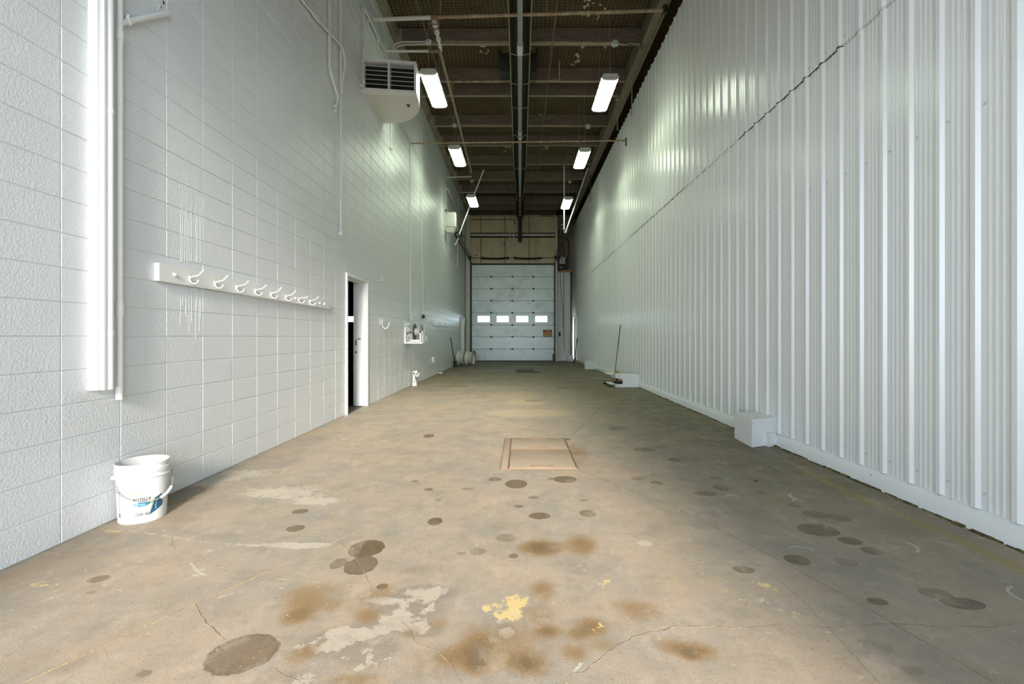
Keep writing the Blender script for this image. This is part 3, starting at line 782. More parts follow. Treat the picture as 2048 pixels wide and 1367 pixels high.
# torn pale scraps hanging below the netting
scr = MB(); rsx = random.Random(31)
def scrap(cx, cy, w, l, n):
    for _ in range(n):
        a = cx + rsx.uniform(-w, w); b_ = cy + rsx.uniform(-l, l); r_ = rsx.uniform(.012, .045)
        m_ = rsx.randint(6, 9)
        ring = [(a + math.cos(2 * PI * i / m_) * r_ * rsx.uniform(.5, 1.3), b_ + math.sin(2 * PI * i / m_) * r_ * rsx.uniform(.7, 2.0)) for i in range(m_)]
        z = DECK - .045 - rsx.uniform(0, .03)
        scr.prism(ring, z, z + .008, 'xy')
for args in ((1.35, 8.95, .10, .5, 26), (1.62, 9.3, .08, .35, 7), (1.36, 10.7, .05, .45, 9), (1.28, 11.1, .05, .05, 3), (-.84, 10.45, .13, .28, 14), (.62, 13.9, .1, .3, 9), (-.42, 15.9, .16, .5, 16), (.85, 15.9, .1, .3, 8), (1.9, 10.4, .15, .1, 4)):
    scrap(*args)
part('torn_lining', scr, 'insulation_scrap', ceil, smooth=False, kind='stuff', label='torn pale scraps of roof lining')

# ---------------- near end wall around the open bay door behind the camera, ground outside
struct('wall_near', MB().box(-2.95, -2.06, Y0 - .2, Y0, 0, DECK).box(1.52, 3.65, Y0 - .2, Y0, 0, DECK).box(-2.06, 1.52, Y0 - .2, Y0, 4.77, DECK), 'white_paint')
struct('ground_outside', MB().box(-40, 40, -60, Y0 - .2, -.12, -.02).box(3.03, 40, Y0 - .2, 60, -.12, -.02).box(-40, 3.03, Y1 + .1, 60, -.12, -.02), 'apron')

# ---------------- far wall, posts, bay door
wf = struct('wall_far', MB().box(-2.95, -2.44, FAR, FAR + .12, 0, DECK).box(-2.44, 1.75, FAR + .02, FAR + .12, 4.80, DECK).box(1.70, 1.80, FAR, FAR + 3.0, 0, DECK), 'tan_panel')
seams = [-2.44, -1.93, -.74, .45, 1.70]
for a, b_ in zip(seams, seams[1:]):
    part('panel', MB().box(a + .012, b_ - .012, FAR + .0, FAR + .03, 4.82, 5.95, .006), 'tan_panel', wf)
    part('panel', MB().box(a + .012, b_ - .012, FAR + .0, FAR + .03, 6.10, 7.14, .006), 'tan_panel', wf)
part('header', MB().box(-2.44, 1.70, FAR - .04, FAR + .02, 7.14, 7.22, .01), 'fascia_beige', wf)
part('header_top', MB().box(-2.95, 1.80, FAR - .02, FAR + .02, 7.22, DECK), 'deck_brown', wf)
for a in seams[1:-1]: part('seam', MB().box(a - .014, a + .014, FAR - .006, FAR + .012, 4.82, 7.14), 'gap_dark', wf, smooth=False)
gs = MB(); rg = random.Random(8)
for cx, cz, n in ((-2.13, 5.55, 10), (-2.2, 5.2, 5), (-.83, 5.75, 8), (-1.38, 5.25, 5), (-2.0, 5.7, 4)):
    for _ in range(n):
        a, b_ = cx + rg.uniform(-.09, .09), cz + rg.uniform(-.14, .14); r_ = rg.uniform(.008, .026)
        gs.prism([(a + math.cos(i * PI / 3) * r_ * rg.uniform(.5, 1.2), b_ + math.sin(i * PI / 3) * r_ * 1.4 * rg.uniform(.5, 1.2)) for i in range(6)], FAR - .004, FAR + .002, 'xz')
part('chipped_spots', gs, 'black_metal', wf, smooth=False, kind='stuff')
# alcove to the right of the bay door
struct('wall_alcove', MB().box(1.80, 3.65, Y1 - .02, Y1 + .1, 0, DECK), 'tan_panel')
wa = struct('wall_alcove_front', MB().box(1.77, 2.58, FAR + .33, FAR + .5, .14, 4.44).box(2.50, 2.58, FAR + .33, Y1, .14, 4.44), 'white_paint')
x = 1.80
while x < 2.55:
    part('rib', MB().prism([(x - .02, FAR + .33), (x - .01, FAR + .305), (x + .01, FAR + .305), (x + .02, FAR + .33)], .2, 4.44, 'xy'), 'panel_paint', wa, smooth=False)
    x += .125
struct('baseboard_far', MB().box(1.77, 2.58, FAR + .27, FAR + .36, 0, .19, .01), 'curb_paint')
# dark bulkhead in the upper right corner
struct('trim_2', MB().box(1.78, 2.50, FAR - .06, FAR + .3, 6.45, 7.2), 'beam_olive')

def post(name, x0, x1, z1, label):
    return struct(name, MB().box(x0, x1, FAR - .16, FAR - .001, 0, z1, .012), 'dirty_white')
post('trim_3', -2.66, -2.46, 7.2, '')
post('trim_4', 1.74, 1.84, 7.1, '')

# sectional bay door
DX0, DX1, DH = -2.42, 1.70, 4.77
SH = DH / 8
wins = [(955.5, 979), (993.6, 1017.4), (1032.4, 1056), (1071, 1094.3)]
wx = [((a - 1040) * FAR / F, (b_ - 1040) * FAR / F) for a, b_ in wins]
WZ0, WZ1 = CAMH + (672.5 - 643.6) * FAR / F, CAMH + (672.5 - 631.8) * FAR / F
bt = MB().box(DX0, DX1, FAR - .02, FAR + .03, -.002, .03)
door = struct('door_1', bt, 'rubber')
for i in range(8):
    z0, z1 = i * SH + .006, (i + 1) * SH - .006
    if i == 0: z0 = .03
    m = 'door_paint_low' if i < 2 else 'door_paint'
    mb = MB()
    if i == 3:
        xs_ = [DX0] + [v for w in wx for v in w] + [DX1]
        mb.box(DX0, DX1, FAR, FAR + .045, z0, WZ0).box(DX0, DX1, FAR, FAR + .045, WZ1, z1)
        for q in range(0, len(xs_), 2): mb.box(xs_[q], xs_[q + 1], FAR, FAR + .045, WZ0, WZ1)
    else:
        mb.box(DX0, DX1, FAR + .002, FAR + .045, z0, z1, .006)
        for g_ in range(1, 6):
            zz = z0 + (z1 - z0) * g_ / 6
            mb.box(DX0 + .01, DX1 - .01, FAR - .004, FAR + .003, zz - .028, zz + .028, .003)
    pn = part('door_section', mb, m, door, smooth=False)
    if i:
        for hx in ((982.7 - 1040) * FAR / F, (1024.7 - 1040) * FAR / F, (1066.8 - 1040) * FAR / F):
            part('hinge', MB().box(hx - .045, hx + .045, FAR - .03, FAR, i * SH - .035, i * SH + .04, .008), 'black_metal', pn)
        for sx in (DX0 + .06, DX1 - .06):
            part('roller', MB().box(sx - .03, sx + .03, FAR - .025, FAR, i * SH - .05, i * SH + .05, .005).cyl((sx + (.05 if sx > 0 else -.05), FAR - .03, i * SH), .025, .03, 'x', 10), 'grey_cap', pn)
        part('joint_shadow_strip', MB().box(DX0, DX1, FAR + .02, FAR + .04, i * SH - .01, i * SH + .01), 'rubber', pn, smooth=False)
    if i == 3:
        for a, b_ in wx:
            part('pane', MB().box(a, b_, FAR + .02, FAR + .026, WZ0, WZ1), 'window_glass', pn, smooth=False)
            part('pane_frame', MB().box(a - .025, b_ + .025, FAR - .008, FAR + .001, WZ1, WZ1 + .022).box(a - .025, b_ + .025, FAR - .008, FAR + .001, WZ0 - .022, WZ0).box(a - .025, a, FAR - .008, FAR + .001, WZ0, WZ1).box(b_, b_ + .025, FAR - .008, FAR + .001, WZ0, WZ1), 'white_paint', pn, smooth=False)
# seals and vertical tracks
for sx, w in ((DX0 - .07, .11), (DX1 - .02, .08)):
    part('vertical_track', MB().box(sx, sx + w, FAR - .10, FAR - .04, .0, 4.9), 'black_metal', door, smooth=False)
part('top_seal', MB().box(DX0 - .05, DX1 + .05, FAR - .03, FAR + .02, 4.75, 4.83), 'black_metal', door, smooth=False)
part('bottom_bracket', MB().box(DX1 - .10, DX1 + .0, FAR - .08, FAR - .01, .02, .36, .01), 'rust', door)

# ================================================================== THINGS
# ---------------- six hanging fluorescent fixtures
def make_fixture(x, y, z, ln, label):
    t = thing('hanging_light', (x, y, z), label, 'light', 'sealed fluorescent lights hung in two rows')
    w = .155
    hs = MB()
    hs.prism([(-w + x, z + .045), (-w * .8 + x, z + .095), (w * .8 + x, z + .095), (w + x, z + .045)], y, y + ln, 'xz')
    part('housing', hs, 'grey_cap', t, smooth=False)
    prof = [(-w, .045), (-w + .005, .02), (-w * .8, -.004), (-w * .5, -.012), (0, -.015), (w * .5, -.012), (w * .8, -.004), (w - .005, .02), (w, .045)]
    part('diffuser', MB().prism([(a + x, b_ + z) for a, b_ in prof], y + .035, y + ln - .03, 'xz'), 'diffuser_glow', t)
    ec = MB()
    for ya, yb in ((y - .006, y + .035), (y + ln - .03, y + ln + .006)):
        ec.prism([(a * 1.03 + x, b_ * 1.05 + z) for a, b_ in prof], ya, yb, 'xz')
    part('end_cap', ec, 'grey_cap', t, smooth=False)
    cl = MB()
    for q in range(5):
        yy_ = y + .12 + q * (ln - .24) / 4
        for sx in (-1, 1): cl.box(x + sx * w - .006, x + sx * w + .006, yy_ - .015, yy_ + .015, z + .02, z + .07)
    for q in (-.07, -.035, 0, .035, .07): cl.box(x + q * 1.5 - .006, x + q * 1.5 + .006, y - .012, y - .004, z + .0, z + .04)
    part('clip', cl, 'galvanised', t, smooth=False, kind='stuff')
    for q in (.06, ln - .06):
        part('hanging_wire', MB().tube([(x, y + q, z + .09), (x - .015, y + q, z + 1.80)], .004, 5), 'galvanised', t)
    return t
HL = 4.72 + CAMH
def dup(root, loc, label):
    r = root.copy(); COL.objects.link(r); r.location = loc; r['label'] = label
    for ch in list(root.children):
        c = ch.copy(); COL.objects.link(c); c.parent = r
    return r
f0 = make_fixture(-1.655, 8.36, HL, 1.24, 'nearest fluorescent light of the left row, beside the louvred heater')
for x, y, lab in ((1.66, 8.52, 'nearest fluorescent light of the right row, the largest one on that side'),
                  (-1.655, 11.68, 'middle fluorescent light of the left row'),
                  (1.66, 11.85, 'middle fluorescent light of the right row'),
                  (-1.67, 15.75, 'farthest fluorescent light of the left row, above the diagonal strut'),
                  (1.67, 16.0, 'farthest fluorescent light of the right row, above two thin struts')):
    dup(f0, (x, y, HL), lab)

# ---------------- electrical conduit under the roof with junction boxes
zc = CAMH + 6.13
CY = [9.66, 13.47, 18.3]
t = thing('conduit', (-1.9, 8.0, zc), 'long thin conduit running lengthwise under the roof above the left lights', 'pipe')
part('pipe', MB().tube([(-1.9, 6.5, zc), (-1.9, 22, zc)], .013, 6), 'beam_olive', t)
for i, yc in enumerate(CY):
    part('junction_box', MB().cyl((-1.9, yc, zc - .02), .055, .07, 'z', 10).tube([(-1.96, yc, zc), (-1.84, yc, zc)], .02, 6), 'dirty_white', t)
for i, yc in enumerate(CY):
    t = thing('conduit', (0, yc, zc), ['thin conduit across the roof in front of the nearest lights', 'thin conduit across the roof above the middle lights', 'thin conduit across the roof above the farthest lights'][i], 'pipe', 'cross conduits feeding the lights')
    part('pipe', MB().tube([(-1.84, yc, zc), (1.95, yc, zc - .03)], .013, 6), 'rusty_pipe', t)
    part('junction_box', MB().cyl((1.97, yc, zc - .05), .06, .09, 'z', 10).tube([(1.90, yc, zc - .03), (2.05, yc, zc - .03)], .022, 6), 'grey_cap', t)
    if i == 0:
        part('cable', MB().tube(spline([(2.0, yc, zc - .03), (2.25, yc, zc - .06), (2.48, yc, zc - .16)]), .009, 6), 'dark_plastic', t)
        part('drop_cable', MB().tube(spline([(1.97, yc, zc - .09), (1.98, yc - .1, zc - .6), (1.86, yc - .5, zc - 1.1), (1.70, yc - .9, HL + .1)]), .007, 6), 'dark_plastic', t)
        part('box', MB().cyl((2.5, yc, zc - .18), .055, .07, 'z', 10), 'beam_olive', t)
solo('conduit', MB().tube([(.68, 6.5, CAMH + 6.17), (.68, 21.5, CAMH + 6.17)], .015, 6), 'beam_olive', (.68, 6.5, CAMH + 6.17), 'thin dark conduit running lengthwise just right of the radiant heater', 'pipe')

# ---------------- radiant tube heater
zt = CAMH + 5.72
t = thing('radiant_tube_heater', (0, 12, zt), 'long radiant tube heater with folded reflector hung down the centre of the roof', 'heater')
def reflector(y0, y1, w0, w1, x1=0):
    mb = MB(); prof = [(-1, -.0), (-.62, .13), (-.3, .2), (.3, .2), (.62, .13), (1, -.0)]
    ra = [(p * w0, h) for p, h in prof]; rb = [(x1 + p * w1, h) for p, h in prof]
    th = .004; n = len(prof)
    for R, y in ((ra, y0), (rb, y1)):
        for p, h in R: mb.v.append((p, y, zt + h))
        for p, h in R: mb.v.append((p * 1.02, y, zt + h + th))
    for i in range(n - 1):
        mb.f += [(i, i + 1, 2 * n + i + 1, 2 * n + i), (n + i, 3 * n + i, 3 * n + i + 1, n + i + 1)]
    return mb
part('reflector', reflector(5.5, 15.8, .20, .20), 'reflector_in', t, smooth=False)
lip = MB()
for sx in (-1, 1): lip.tube([(sx * .203, 5.5, zt), (sx * .203, 15.8, zt)], .010, 6)
part('reflector_edge', lip, 'reflector', t)
part('reflector', reflector(15.8, 19.4, .20, .11), 'reflector_in', t, smooth=False)
lip = MB()
for sx in (-1, 1): lip.tube([(sx * .203, 15.8, zt), (sx * .11, 19.4, zt)], .010, 6)
part('reflector_edge', lip, 'reflector', t)
part('reflector', reflector(19.4, 22.4, .21, .21), 'reflector_in', t, smooth=False)
lip = MB()
for sx in (-1, 1): lip.tube([(sx * .21, 19.4, zt), (sx * .21, 22.4, zt)], .012, 6)
part('reflector_edge', lip, 'reflector', t)
part('radiant_tube', MB().tube([(0, 5.5, zt), (0, 18.9, zt)], .052, 14), 'tube_grey', t)
part('radiant_tube', MB().tube([(0, 18.9, zt), (0, 22.3, zt)], .05, 12), 'rust', t, label='rust brown far end of the tube')
for yc in (9.25, 13.05, 13.35):
    part('coupling', MB().cyl((0, yc, zt), .062, .30 if yc < 10 else .12, 'y', 14), 'grey_cap', t)
for yc in (9.4, 10.5, 11.6, 13.2, 15.8, 19.4):
    part('wire_hanger', MB().tube([(-.205, yc, zt + .0), (-.07, yc, zt - .04), (.07, yc, zt - .04), (.205, yc, zt)], .007, 5), 'galvanised', t)
part('chain', MB().tube([(-.1, 9.4, zt + .2), (-.1, 9.4, DECK)], .005, 5).tube([(.1, 13.2, zt + .2), (.1, 13.2, DECK)], .005, 5), 'galvanised', t)
part('exhaust_duct', MB().tube(bent([(0, 21.9, zt), (0, 22.45, zt - .05), (0, 22.5, zt - 1.15)], .18), .095, 14).cyl((0, 22.45, zt + .0), .14, .16, 'y', 14), 'dark_plastic', t, label='black exhaust pipe hanging from the far end')
# dark burner hood above the heater
hb = thing('ventilator_hood', (0, 10.7, 7.3), 'dark hood hung under the roof above the radiant heater', 'hood')
part('box', MB().box(-.46, .38, 10.55, 11.0, 7.22, 7.55, .02), 'dark_plastic', hb)
part('skirt', MB().prism([(-.46, 7.55), (-.50, 7.66), (.42, 7.66), (.38, 7.55)], 10.5, 11.1, 'xz'), 'black_metal', hb)
st = MB()
for i in range(6): st.tube([(-.46 + i * .03, 10.55, 7.6), (-.25 + i * .05, 10.2, 7.74)], .006, 5).tube([(.38 - i * .03, 10.55, 7.6), (.2 - i * .05, 10.2, 7.74)], .006, 5)
part('strap', st, 'netting_wire', hb, kind='stuff')

# ---------------- sprinkler main and its branch
zm = CAMH + 5.72
t = thing('water_main', (0, 8.3, zm), 'thick pipe crossing under the roof, white by the left wall and rusty beyond', 'pipe')
part('pipe', MB().tube([(-2.62, 8.3, zm - .07), (-1.56, 8.3, zm - .03)], .034, 12), 'dirty_white', t, label='white painted left part')
part('pipe', MB().tube([(-1.56, 8.3, zm - .03), (2.60, 8.3, zm + .1)], .030, 12), 'rusty_pipe', t, label='rusty part')
part('coupling', MB().cyl((-1.52, 8.3, zm - .03), .045, .14, 'x', 12), 'rust', t)
part('hanger', MB().tube([(-1.42, 8.3, zm), (-1.42, 8.3, DECK)], .008, 6).tube([(.47, 8.3, zm + .03), (.47, 8.3, DECK)], .008, 6), 'rusty_pipe', t)
part('end_clamp', MB().box(2.55, 2.63, 8.26, 8.34, zm + .04, zm + .18, .01), 'black_metal', t)
t = thing('valve_assembly', (-1.54, 8.7, zm), 'rusty shut-off valve and union joining the main to the lower branch pipe', 'valve')
va = MB().cyl((-1.54, 8.38, zm - .06), .06, .10, 'y', 12)
part('body', MB().tube([(-1.54, 8.3, zm - .06), (-1.55, 9.13, zm - .12)], [.028, .026], 10).cyl((-1.542, 8.42, zm - .07), .055, .09, 'y', 10).cyl((-1.543, 8.62, zm - .08), .05, .07, 'y', 8).cyl((-1.545, 8.8, zm - .09), .045, .06, 'y', 8).cyl((-1.546, 8.98, zm - .11), .04, .05, 'y', 8), 'dirty_white', t, label='pipe with hexagon unions')
part('hand_wheel', MB().lathe([(.085, -.008), (.10, -.008), (.10, .008), (.085, .008)], (-1.54, 8.36, zm - .11), 'y', 16, True).box(-1.63, -1.45, 8.352, 8.368, zm - .118, zm - .102), 'rust', t)
zb = CAMH + 5.6
t = thing('branch_pipe', (-2.66, 8.0, zb), 'white pipe running along the top of the left wall above the louvred heater', 'pipe')
part('pipe', MB().tube(bent([(-2.66, 7.9, 5.50), (-2.66, 7.9, zb), (-2.66, 9.13, zb), (-1.60, 9.13, zb)], .06), .024, 10), 'dirty_white', t)
part('elbow', MB().tube(bent([(-2.66, 7.9, 5.56), (-2.66, 7.9, 5.46), (-2.70, 7.78, 5.46)], .03), .03, 10), 'dirty_white', t)
part('rusty_elbow', MB().tube(bent([(-1.72, 9.13, zb), (-1.56, 9.13, zb), (-1.56, 9.0, zb + .02)], .05), .034, 10).cyl((-1.74, 9.13, zb), .036, .10, 'x', 10), 'rust', t)
part('bracket', MB().cyl((-2.67, 8.75, zb - .03), .05, .04, 'x', 10).cyl((-2.67, 8.2, zb - .03), .03, .06, 'x', 8), 'dirty_white', t)
solo('branch_pipe', MB().tube([(-1.57, 9.13, zb), (-1.66, 15.9, zb)], .030, 10).cyl((-1.60, 11.0, zb), .036, .12, 'y', 10).cyl((-1.63, 13.5, zb), .036, .12, 'y', 10), 'rusty_pipe', (-1.57, 9.13, zb), 'tan rusty pipe running lengthwise below the roof beside the left row of lights', 'pipe')
solo('branch_pipe', MB().tube(bent([(-1.60, 10.9, zb - .1), (-1.60, 10.9, CAMH + 5.97), (-1.55, 10.9, CAMH + 5.97), (.92, 10.9, CAMH + 6.0), (.92, 10.9, 7.7)], .03), .016, 8), 'rusty_pipe', (-1.6, 10.9, zb), 'short tan pipe crossing behind the radiant heater between the nearest lights', 'pipe')
# long thin pipe crossing the bay
zx = CAMH + 4.73
t = thing('cross_pipe', (-2.66, 11.4, zx), 'thin rusty pipe spanning the whole bay between near and middle lights', 'pipe')
part('pipe', MB().tube([(-2.67, 11.4, zx), (2.60, 11.4, zx + .07)], .018, 8), 'rusty_pipe', t)
part('end_fitting', MB().tube([(2.60, 11.4, zx + .13), (2.60, 11.4, zx - .06)], .026, 8), 'beam_olive', t)
# thin conduit along the top edge of the left wall
solo('conduit', MB().tube([(-2.675, 5.0, 7.40), (-2.675, 22.8, 7.40)], .012, 6), 'dirty_white', (-2.675, 5.0, 7.40), 'thin conduit running along the very top edge of the left block wall', 'pipe')
# hanger stubs by the right wall
for x, y, z0, z1, lab in ((2.62, 10.9, 6.38, 7.24, 'short thin rod hanging beside the right wall top near the first light'), (2.45, 11.7, 6.4, 7.24, 'thin pair of rods hanging from the edge beam near the middle right light'), (2.62, 17.3, 6.25, 7.24, 'short dark rod hanging from the edge beam before the far right light')):
    mb = MB().tube([(x, y, z0), (x, y, z1)], .013, 6)
    if x < 2.5: mb.tube([(x - .09, y, z0 + .1), (x - .01, y, z1)], .009, 6).cyl((x, y, z1 - .05), .05, .06, 'z', 8)
    solo('hanger_rod', mb, 'galvanised' if y < 15 else 'black_metal', (x, y, z0), lab, 'rod')

# ---------------- quarter-round louvred heater on the left wall
t = thing('unit_heater', (-2.70, 8.0, 5.4), 'large white quarter-round heater with louvred front high on the left wall', 'heater')
zt0, zt1 = 5.42, 5.93
hx0, hx1, hy = -2.70, -1.80, 7.93
def hcurve(r=1.0, n=14):
    pts = [(hx0, hy + .02), (hx1, hy + .10)]
    pts = [(hx1, hy + .08)]
    for i in range(n + 1):
        a = PI / 2 * i / n
        pts.append((hx0 + (hx1 - hx0) * (math.cos(a) ** .8 if math.cos(a) > 1e-6 else 0), hy + .22 + 1.02 * math.sin(a) ** .9 if i else hy + .22))
    return pts
cv = hcurve()
outline = [(hx0, hy)] + cv
side = MB()
n = len(cv)
side.v += [(a, b_, zt0) for a, b_ in cv] + [(a, b_, zt1 + .02) for a, b_ in cv]
side.f += [(i, i + 1, n + i + 1, n + i) for i in range(n - 1)]
part('side_shell', side, 'heater_white', t)
bot = MB(); bot.prism([(hx0, hy + .06)] + cv, zt0 - .004, zt0 + .004, 'xy')
part('bottom_shell', bot, 'heater_white', t, smooth=False)
bot = MB(); bot.prism([(hx0, hy + .06)] + cv, zt1 + .01, zt1 + .02, 'xy')
part('top_shell', bot, 'heater_white', t, smooth=False)
fr = MB()
def fy(x): return hy + .11 * (x - hx0) / (hx1 - hx0)
def sbar(x0, x1, z0, z1, d0, d1):
    fr.add([(x0, fy(x0) + d0, z0), (x1, fy(x1) + d0, z0), (x1, fy(x1) + d0, z1), (x0, fy(x0) + d0, z1), (x0, fy(x0) + d1, z0), (x1, fy(x1) + d1, z0), (x1, fy(x1) + d1, z1), (x0, fy(x0) + d1, z1)],
           [(0, 1, 2, 3), (7, 6, 5, 4), (0, 4, 5, 1), (1, 5, 6, 2), (2, 6, 7, 3), (3, 7, 4, 0)])
sbar(hx0 - .0, hx1 + .01, zt0 - .01, zt0 + .03, -.03, .10); sbar(hx0, hx1 + .01, zt1 - .02, zt1 + .02, -.03, .10)
sbar(hx0, hx0 + .035, zt0, zt1, -.03, .10); sbar(hx1 - .025, hx1 + .01, zt0, zt1, -.03, .10); sbar(-2.265, -2.235, zt0, zt1, -.02, .08)
part('front_frame', fr, 'white_paint', t, smooth=False)
for i in range(5):
    z = zt0 + .03 + (i + 1) * (zt1 - zt0 - .05) / 6
    fr = MB()
    fr.add([(hx0 + .03, fy(hx0) - .012, z), (hx1 - .02, fy(hx1) - .012, z), (hx1 - .02, fy(hx1) + .05, z + .030), (hx0 + .03, fy(hx0) + .05, z + .030),
            (hx0 + .03, fy(hx0) - .012, z + .008), (hx1 - .02, fy(hx1) - .012, z + .008), (hx1 - .02, fy(hx1) + .05, z + .038), (hx0 + .03, fy(hx0) + .05, z + .038)],
           [(0, 1, 2, 3), (4, 7, 6, 5), (0, 4, 5, 1), (1, 5, 6, 2), (2, 6, 7, 3), (3, 7, 4, 0)])
    part('louvre', fr, 'white_paint', t, smooth=False)
fr = MB(); sbar(hx0 + .02, hx1 - .02, zt0 + .02, zt1 - .02, .16, .18)
part('dark_interior', fr, 'black_metal', t, smooth=False)
part('scratch', MB().prism([(-2.06, 8.40), (-1.99, 8.42), (-2.02, 8.50), (-2.05, 8.52)], zt0 - .007, zt0 - .003, 'xy'), 'black_metal', t, smooth=False)
_q = lw(783, 294, .025)
t = thing('conduit', tuple(_q), 'white conduit rising behind the louvred heater from a round box below it', 'pipe')
part('pipe', MB().tube(bent([_q, (_q.x, _q.y, zc), (-1.93, 9.68, zc)], .25), .013, 8), 'white_paint', t)
part('pipe', MB().tube(bent([(_q.x + .05, _q.y, 5.9), (_q.x + .05, _q.y, zc - .07), (-1.95, 9.68, zc - .05)], .22), .011, 8), 'dirty_white', t)
part('round_box', MB().sphere(tuple(lw(783.5, 297, .03)), .035, 10), 'white_paint', t)

# ---------------- boxy heater further along the left wall
t = thing('unit_heater', (-2.70, 16.6, 5.1), 'small boxy white heater with tapered bottom near the far end of the left wall', 'heater')
part('box', MB().box(-2.70, -2.31, 16.6, 16.95, 5.15, 5.66, .015), 'white_paint', t)
part('tapered_bottom', MB().prism([(-2.70, 5.15), (-2.33, 5.15), (-2.41, 4.95), (-2.62, 4.95)], 16.63, 16.92, 'xz'), 'heater_white', t, smooth=False)
part('knob', MB().box(-2.69, -2.62, 16.5, 16.6, 5.66, 5.74, .01), 'black_metal', t)
t = thing('pipe_loop', (-2.67, 16.5, 4.9), 'thin white pipes boxed around the small far heater on the left wall', 'pipe')
part('pipe', MB().tube(bent([(-2.67, 16.45, 4.83), (-2.67, 16.45, CAMH + 5.63), (-1.70, 16.45, CAMH + 5.65)], .04), .020, 8), 'dirty_white', t)
part('pipe', MB().tube(bent([(-2.67, 16.5, CAMH + 5.3), (-2.60, 16.7, CAMH + 5.3), (-2.64, 19.6, CAMH + 5.25), (-2.64, 19.6, 4.2)], .05), .020, 8), 'white_paint', t)
part('pipe', MB().tube([(-2.6, 19.55, CAMH + 5.9), (-2.6, 19.6, CAMH + 5.25)], .02, 8).tube([(-2.6, 19.55, CAMH + 6.05), (-1.9, 19.55, CAMH + 6.05)], .02, 8), 'dirty_white', t)

# ---------------- near left: steel channel with conduits
t = thing('cable_channel', (-2.66, 3.0, .9), 'white vertical steel channel with conduit fixed to the near left block wall', 'channel')
part('channel', MB().box(-2.70, -2.62, 2.93, 2.945, .88, 7.4).box(-2.70, -2.690, 2.93, 3.10, .88, 7.4), 'bright_paint', t, smooth=False)
part('flange', MB().box(-2.705, -2.64, 2.905, 2.935, .88, 7.4, .004), 'bright_paint', t)
part('conduit', MB().tube([(-2.645, 2.985, .88), (-2.645, 2.985, 7.4)], .030, 14), 'bright_paint', t, label='thick round conduit')
for z in (1.24, 2.66, 4.6): part('strap', MB().lathe([(.031, -.012), (.034, -.012), (.034, .012), (.031, .012)], (-2.645, 2.985, z), 'z', 16, True).box(-2.70, -2.64, 2.95, 2.965, z - .012, z + .012), 'bright_paint', t)
t = thing('conduit', (-2.66, 3.12, .8), 'slim white conduit beside the steel channel, reaching lowest of the two', 'pipe')
part('pipe', MB().tube([(-2.667, 3.10, .80), (-2.667, 3.10, 7.4)], .017, 12), 'bright_paint', t)
part('coupling', MB().cyl((-2.667, 3.10, 1.40), .022, .09, 'z', 12).cyl((-2.667, 3.10, 3.22), .022, .06, 'z', 12).cyl((-2.667, 3.095, .845), .021, .09, 'z', 12), 'bright_paint', t)
a, b_ = lw(243, 46, .035), lw(338, 26, .02)
t = thing('stub_pipe', tuple(a), 'short sloping white pipe from the near conduit into a chipped hole in the wall', 'pipe')
part('pipe', MB().tube([a, b_], .018, 10), 'white_paint', t)
part('clamp', MB().lathe([(.018, -.01), (.026, -.01), (.026, .01), (.018, .01)], tuple(a.lerp(b_, .12)), 'y', 12, True).tube([a.lerp(b_, .1), a.lerp(b_, .1) + Vector((.01, 0, .05))], .008, 6), 'white_paint', t)
rp = MB(); r5 = random.Random(4)
for _ in range(16):
    c = lw(324 + r5.uniform(-9, 16), 22 + r5.uniform(-22, 14)); rr = r5.uniform(.006, .02)
    rp.prism([(c.y + math.cos(i * PI / 3) * rr * r5.uniform(.5, 1.2), c.z + math.sin(i * PI / 3) * rr * 1.6 * r5.uniform(.5, 1.2)) for i in range(6)], -2.70, -2.696, 'yz')
part('patch_mortar', rp, 'joint_paint', t, smooth=False, kind='stuff')

# ---------------- vertical conduits and cables, upper left
t = thing('conduit', tuple(lw(680, 465, .03)), 'white conduit dropping down the left wall to a round box left of the doorway', 'pipe')
a = lw(681.5, 458, .03)
part('pipe', MB().tube([a, (a.x, a.y, 7.4)], .015, 10), 'white_paint', t)
part('pull_elbow', MB().sphere(tuple(lw(681, 466, .035)), .038, 12, (1, 1, 1.1)).cyl((a.x, a.y, a.z), .02, .05, 'z', 10), 'white_paint', t)
part('plug', MB().cyl(tuple(lw(687.5, 462, .03)), .018, .05, 'y', 10), 'white_paint', t)
t = thing('conduit', tuple(lw(659, 125, .03)), 'white conduit on the upper left wall bending into a small box', 'pipe')
a = lw(659, 125, .03)
part('pipe', MB().tube([(a.x, a.y, 7.4), (a.x, a.y, a.z)], .02, 10), 'white_paint', t)
part('flexible_end', MB().tube(spline([a, lw(659.5, 135, .035), lw(664, 155, .04), lw(671, 178, .04), lw(675.5, 192, .04), lw(675, 203, .035), lw(670, 212, .025)]), .019, 10), 'white_paint', t)
part('end_box', MB().sphere(tuple(lw(670.5, 222, .02)), .032, 10, (.7, 1, .7)), 'white_paint', t)
solo('cable', MB().tube(spline([(-2.67, 4.6, 7.38), lw(560, -110, .03), lw(594, -30, .03), lw(604, 0, .035), lw(622, 22, .04), lw(632, 36, .05), lw(652, 58, .05), lw(674, 82, .055), lw(684, 95, .06), lw(689, 115, .065), lw(689, 138, .06), lw(685, 162, .05), lw(683, 186, .035)]), .016, 8), 'white_paint', tuple(lw(683, 186)), 'loose white cable curving down the upper left wall to the conduit', 'cable')
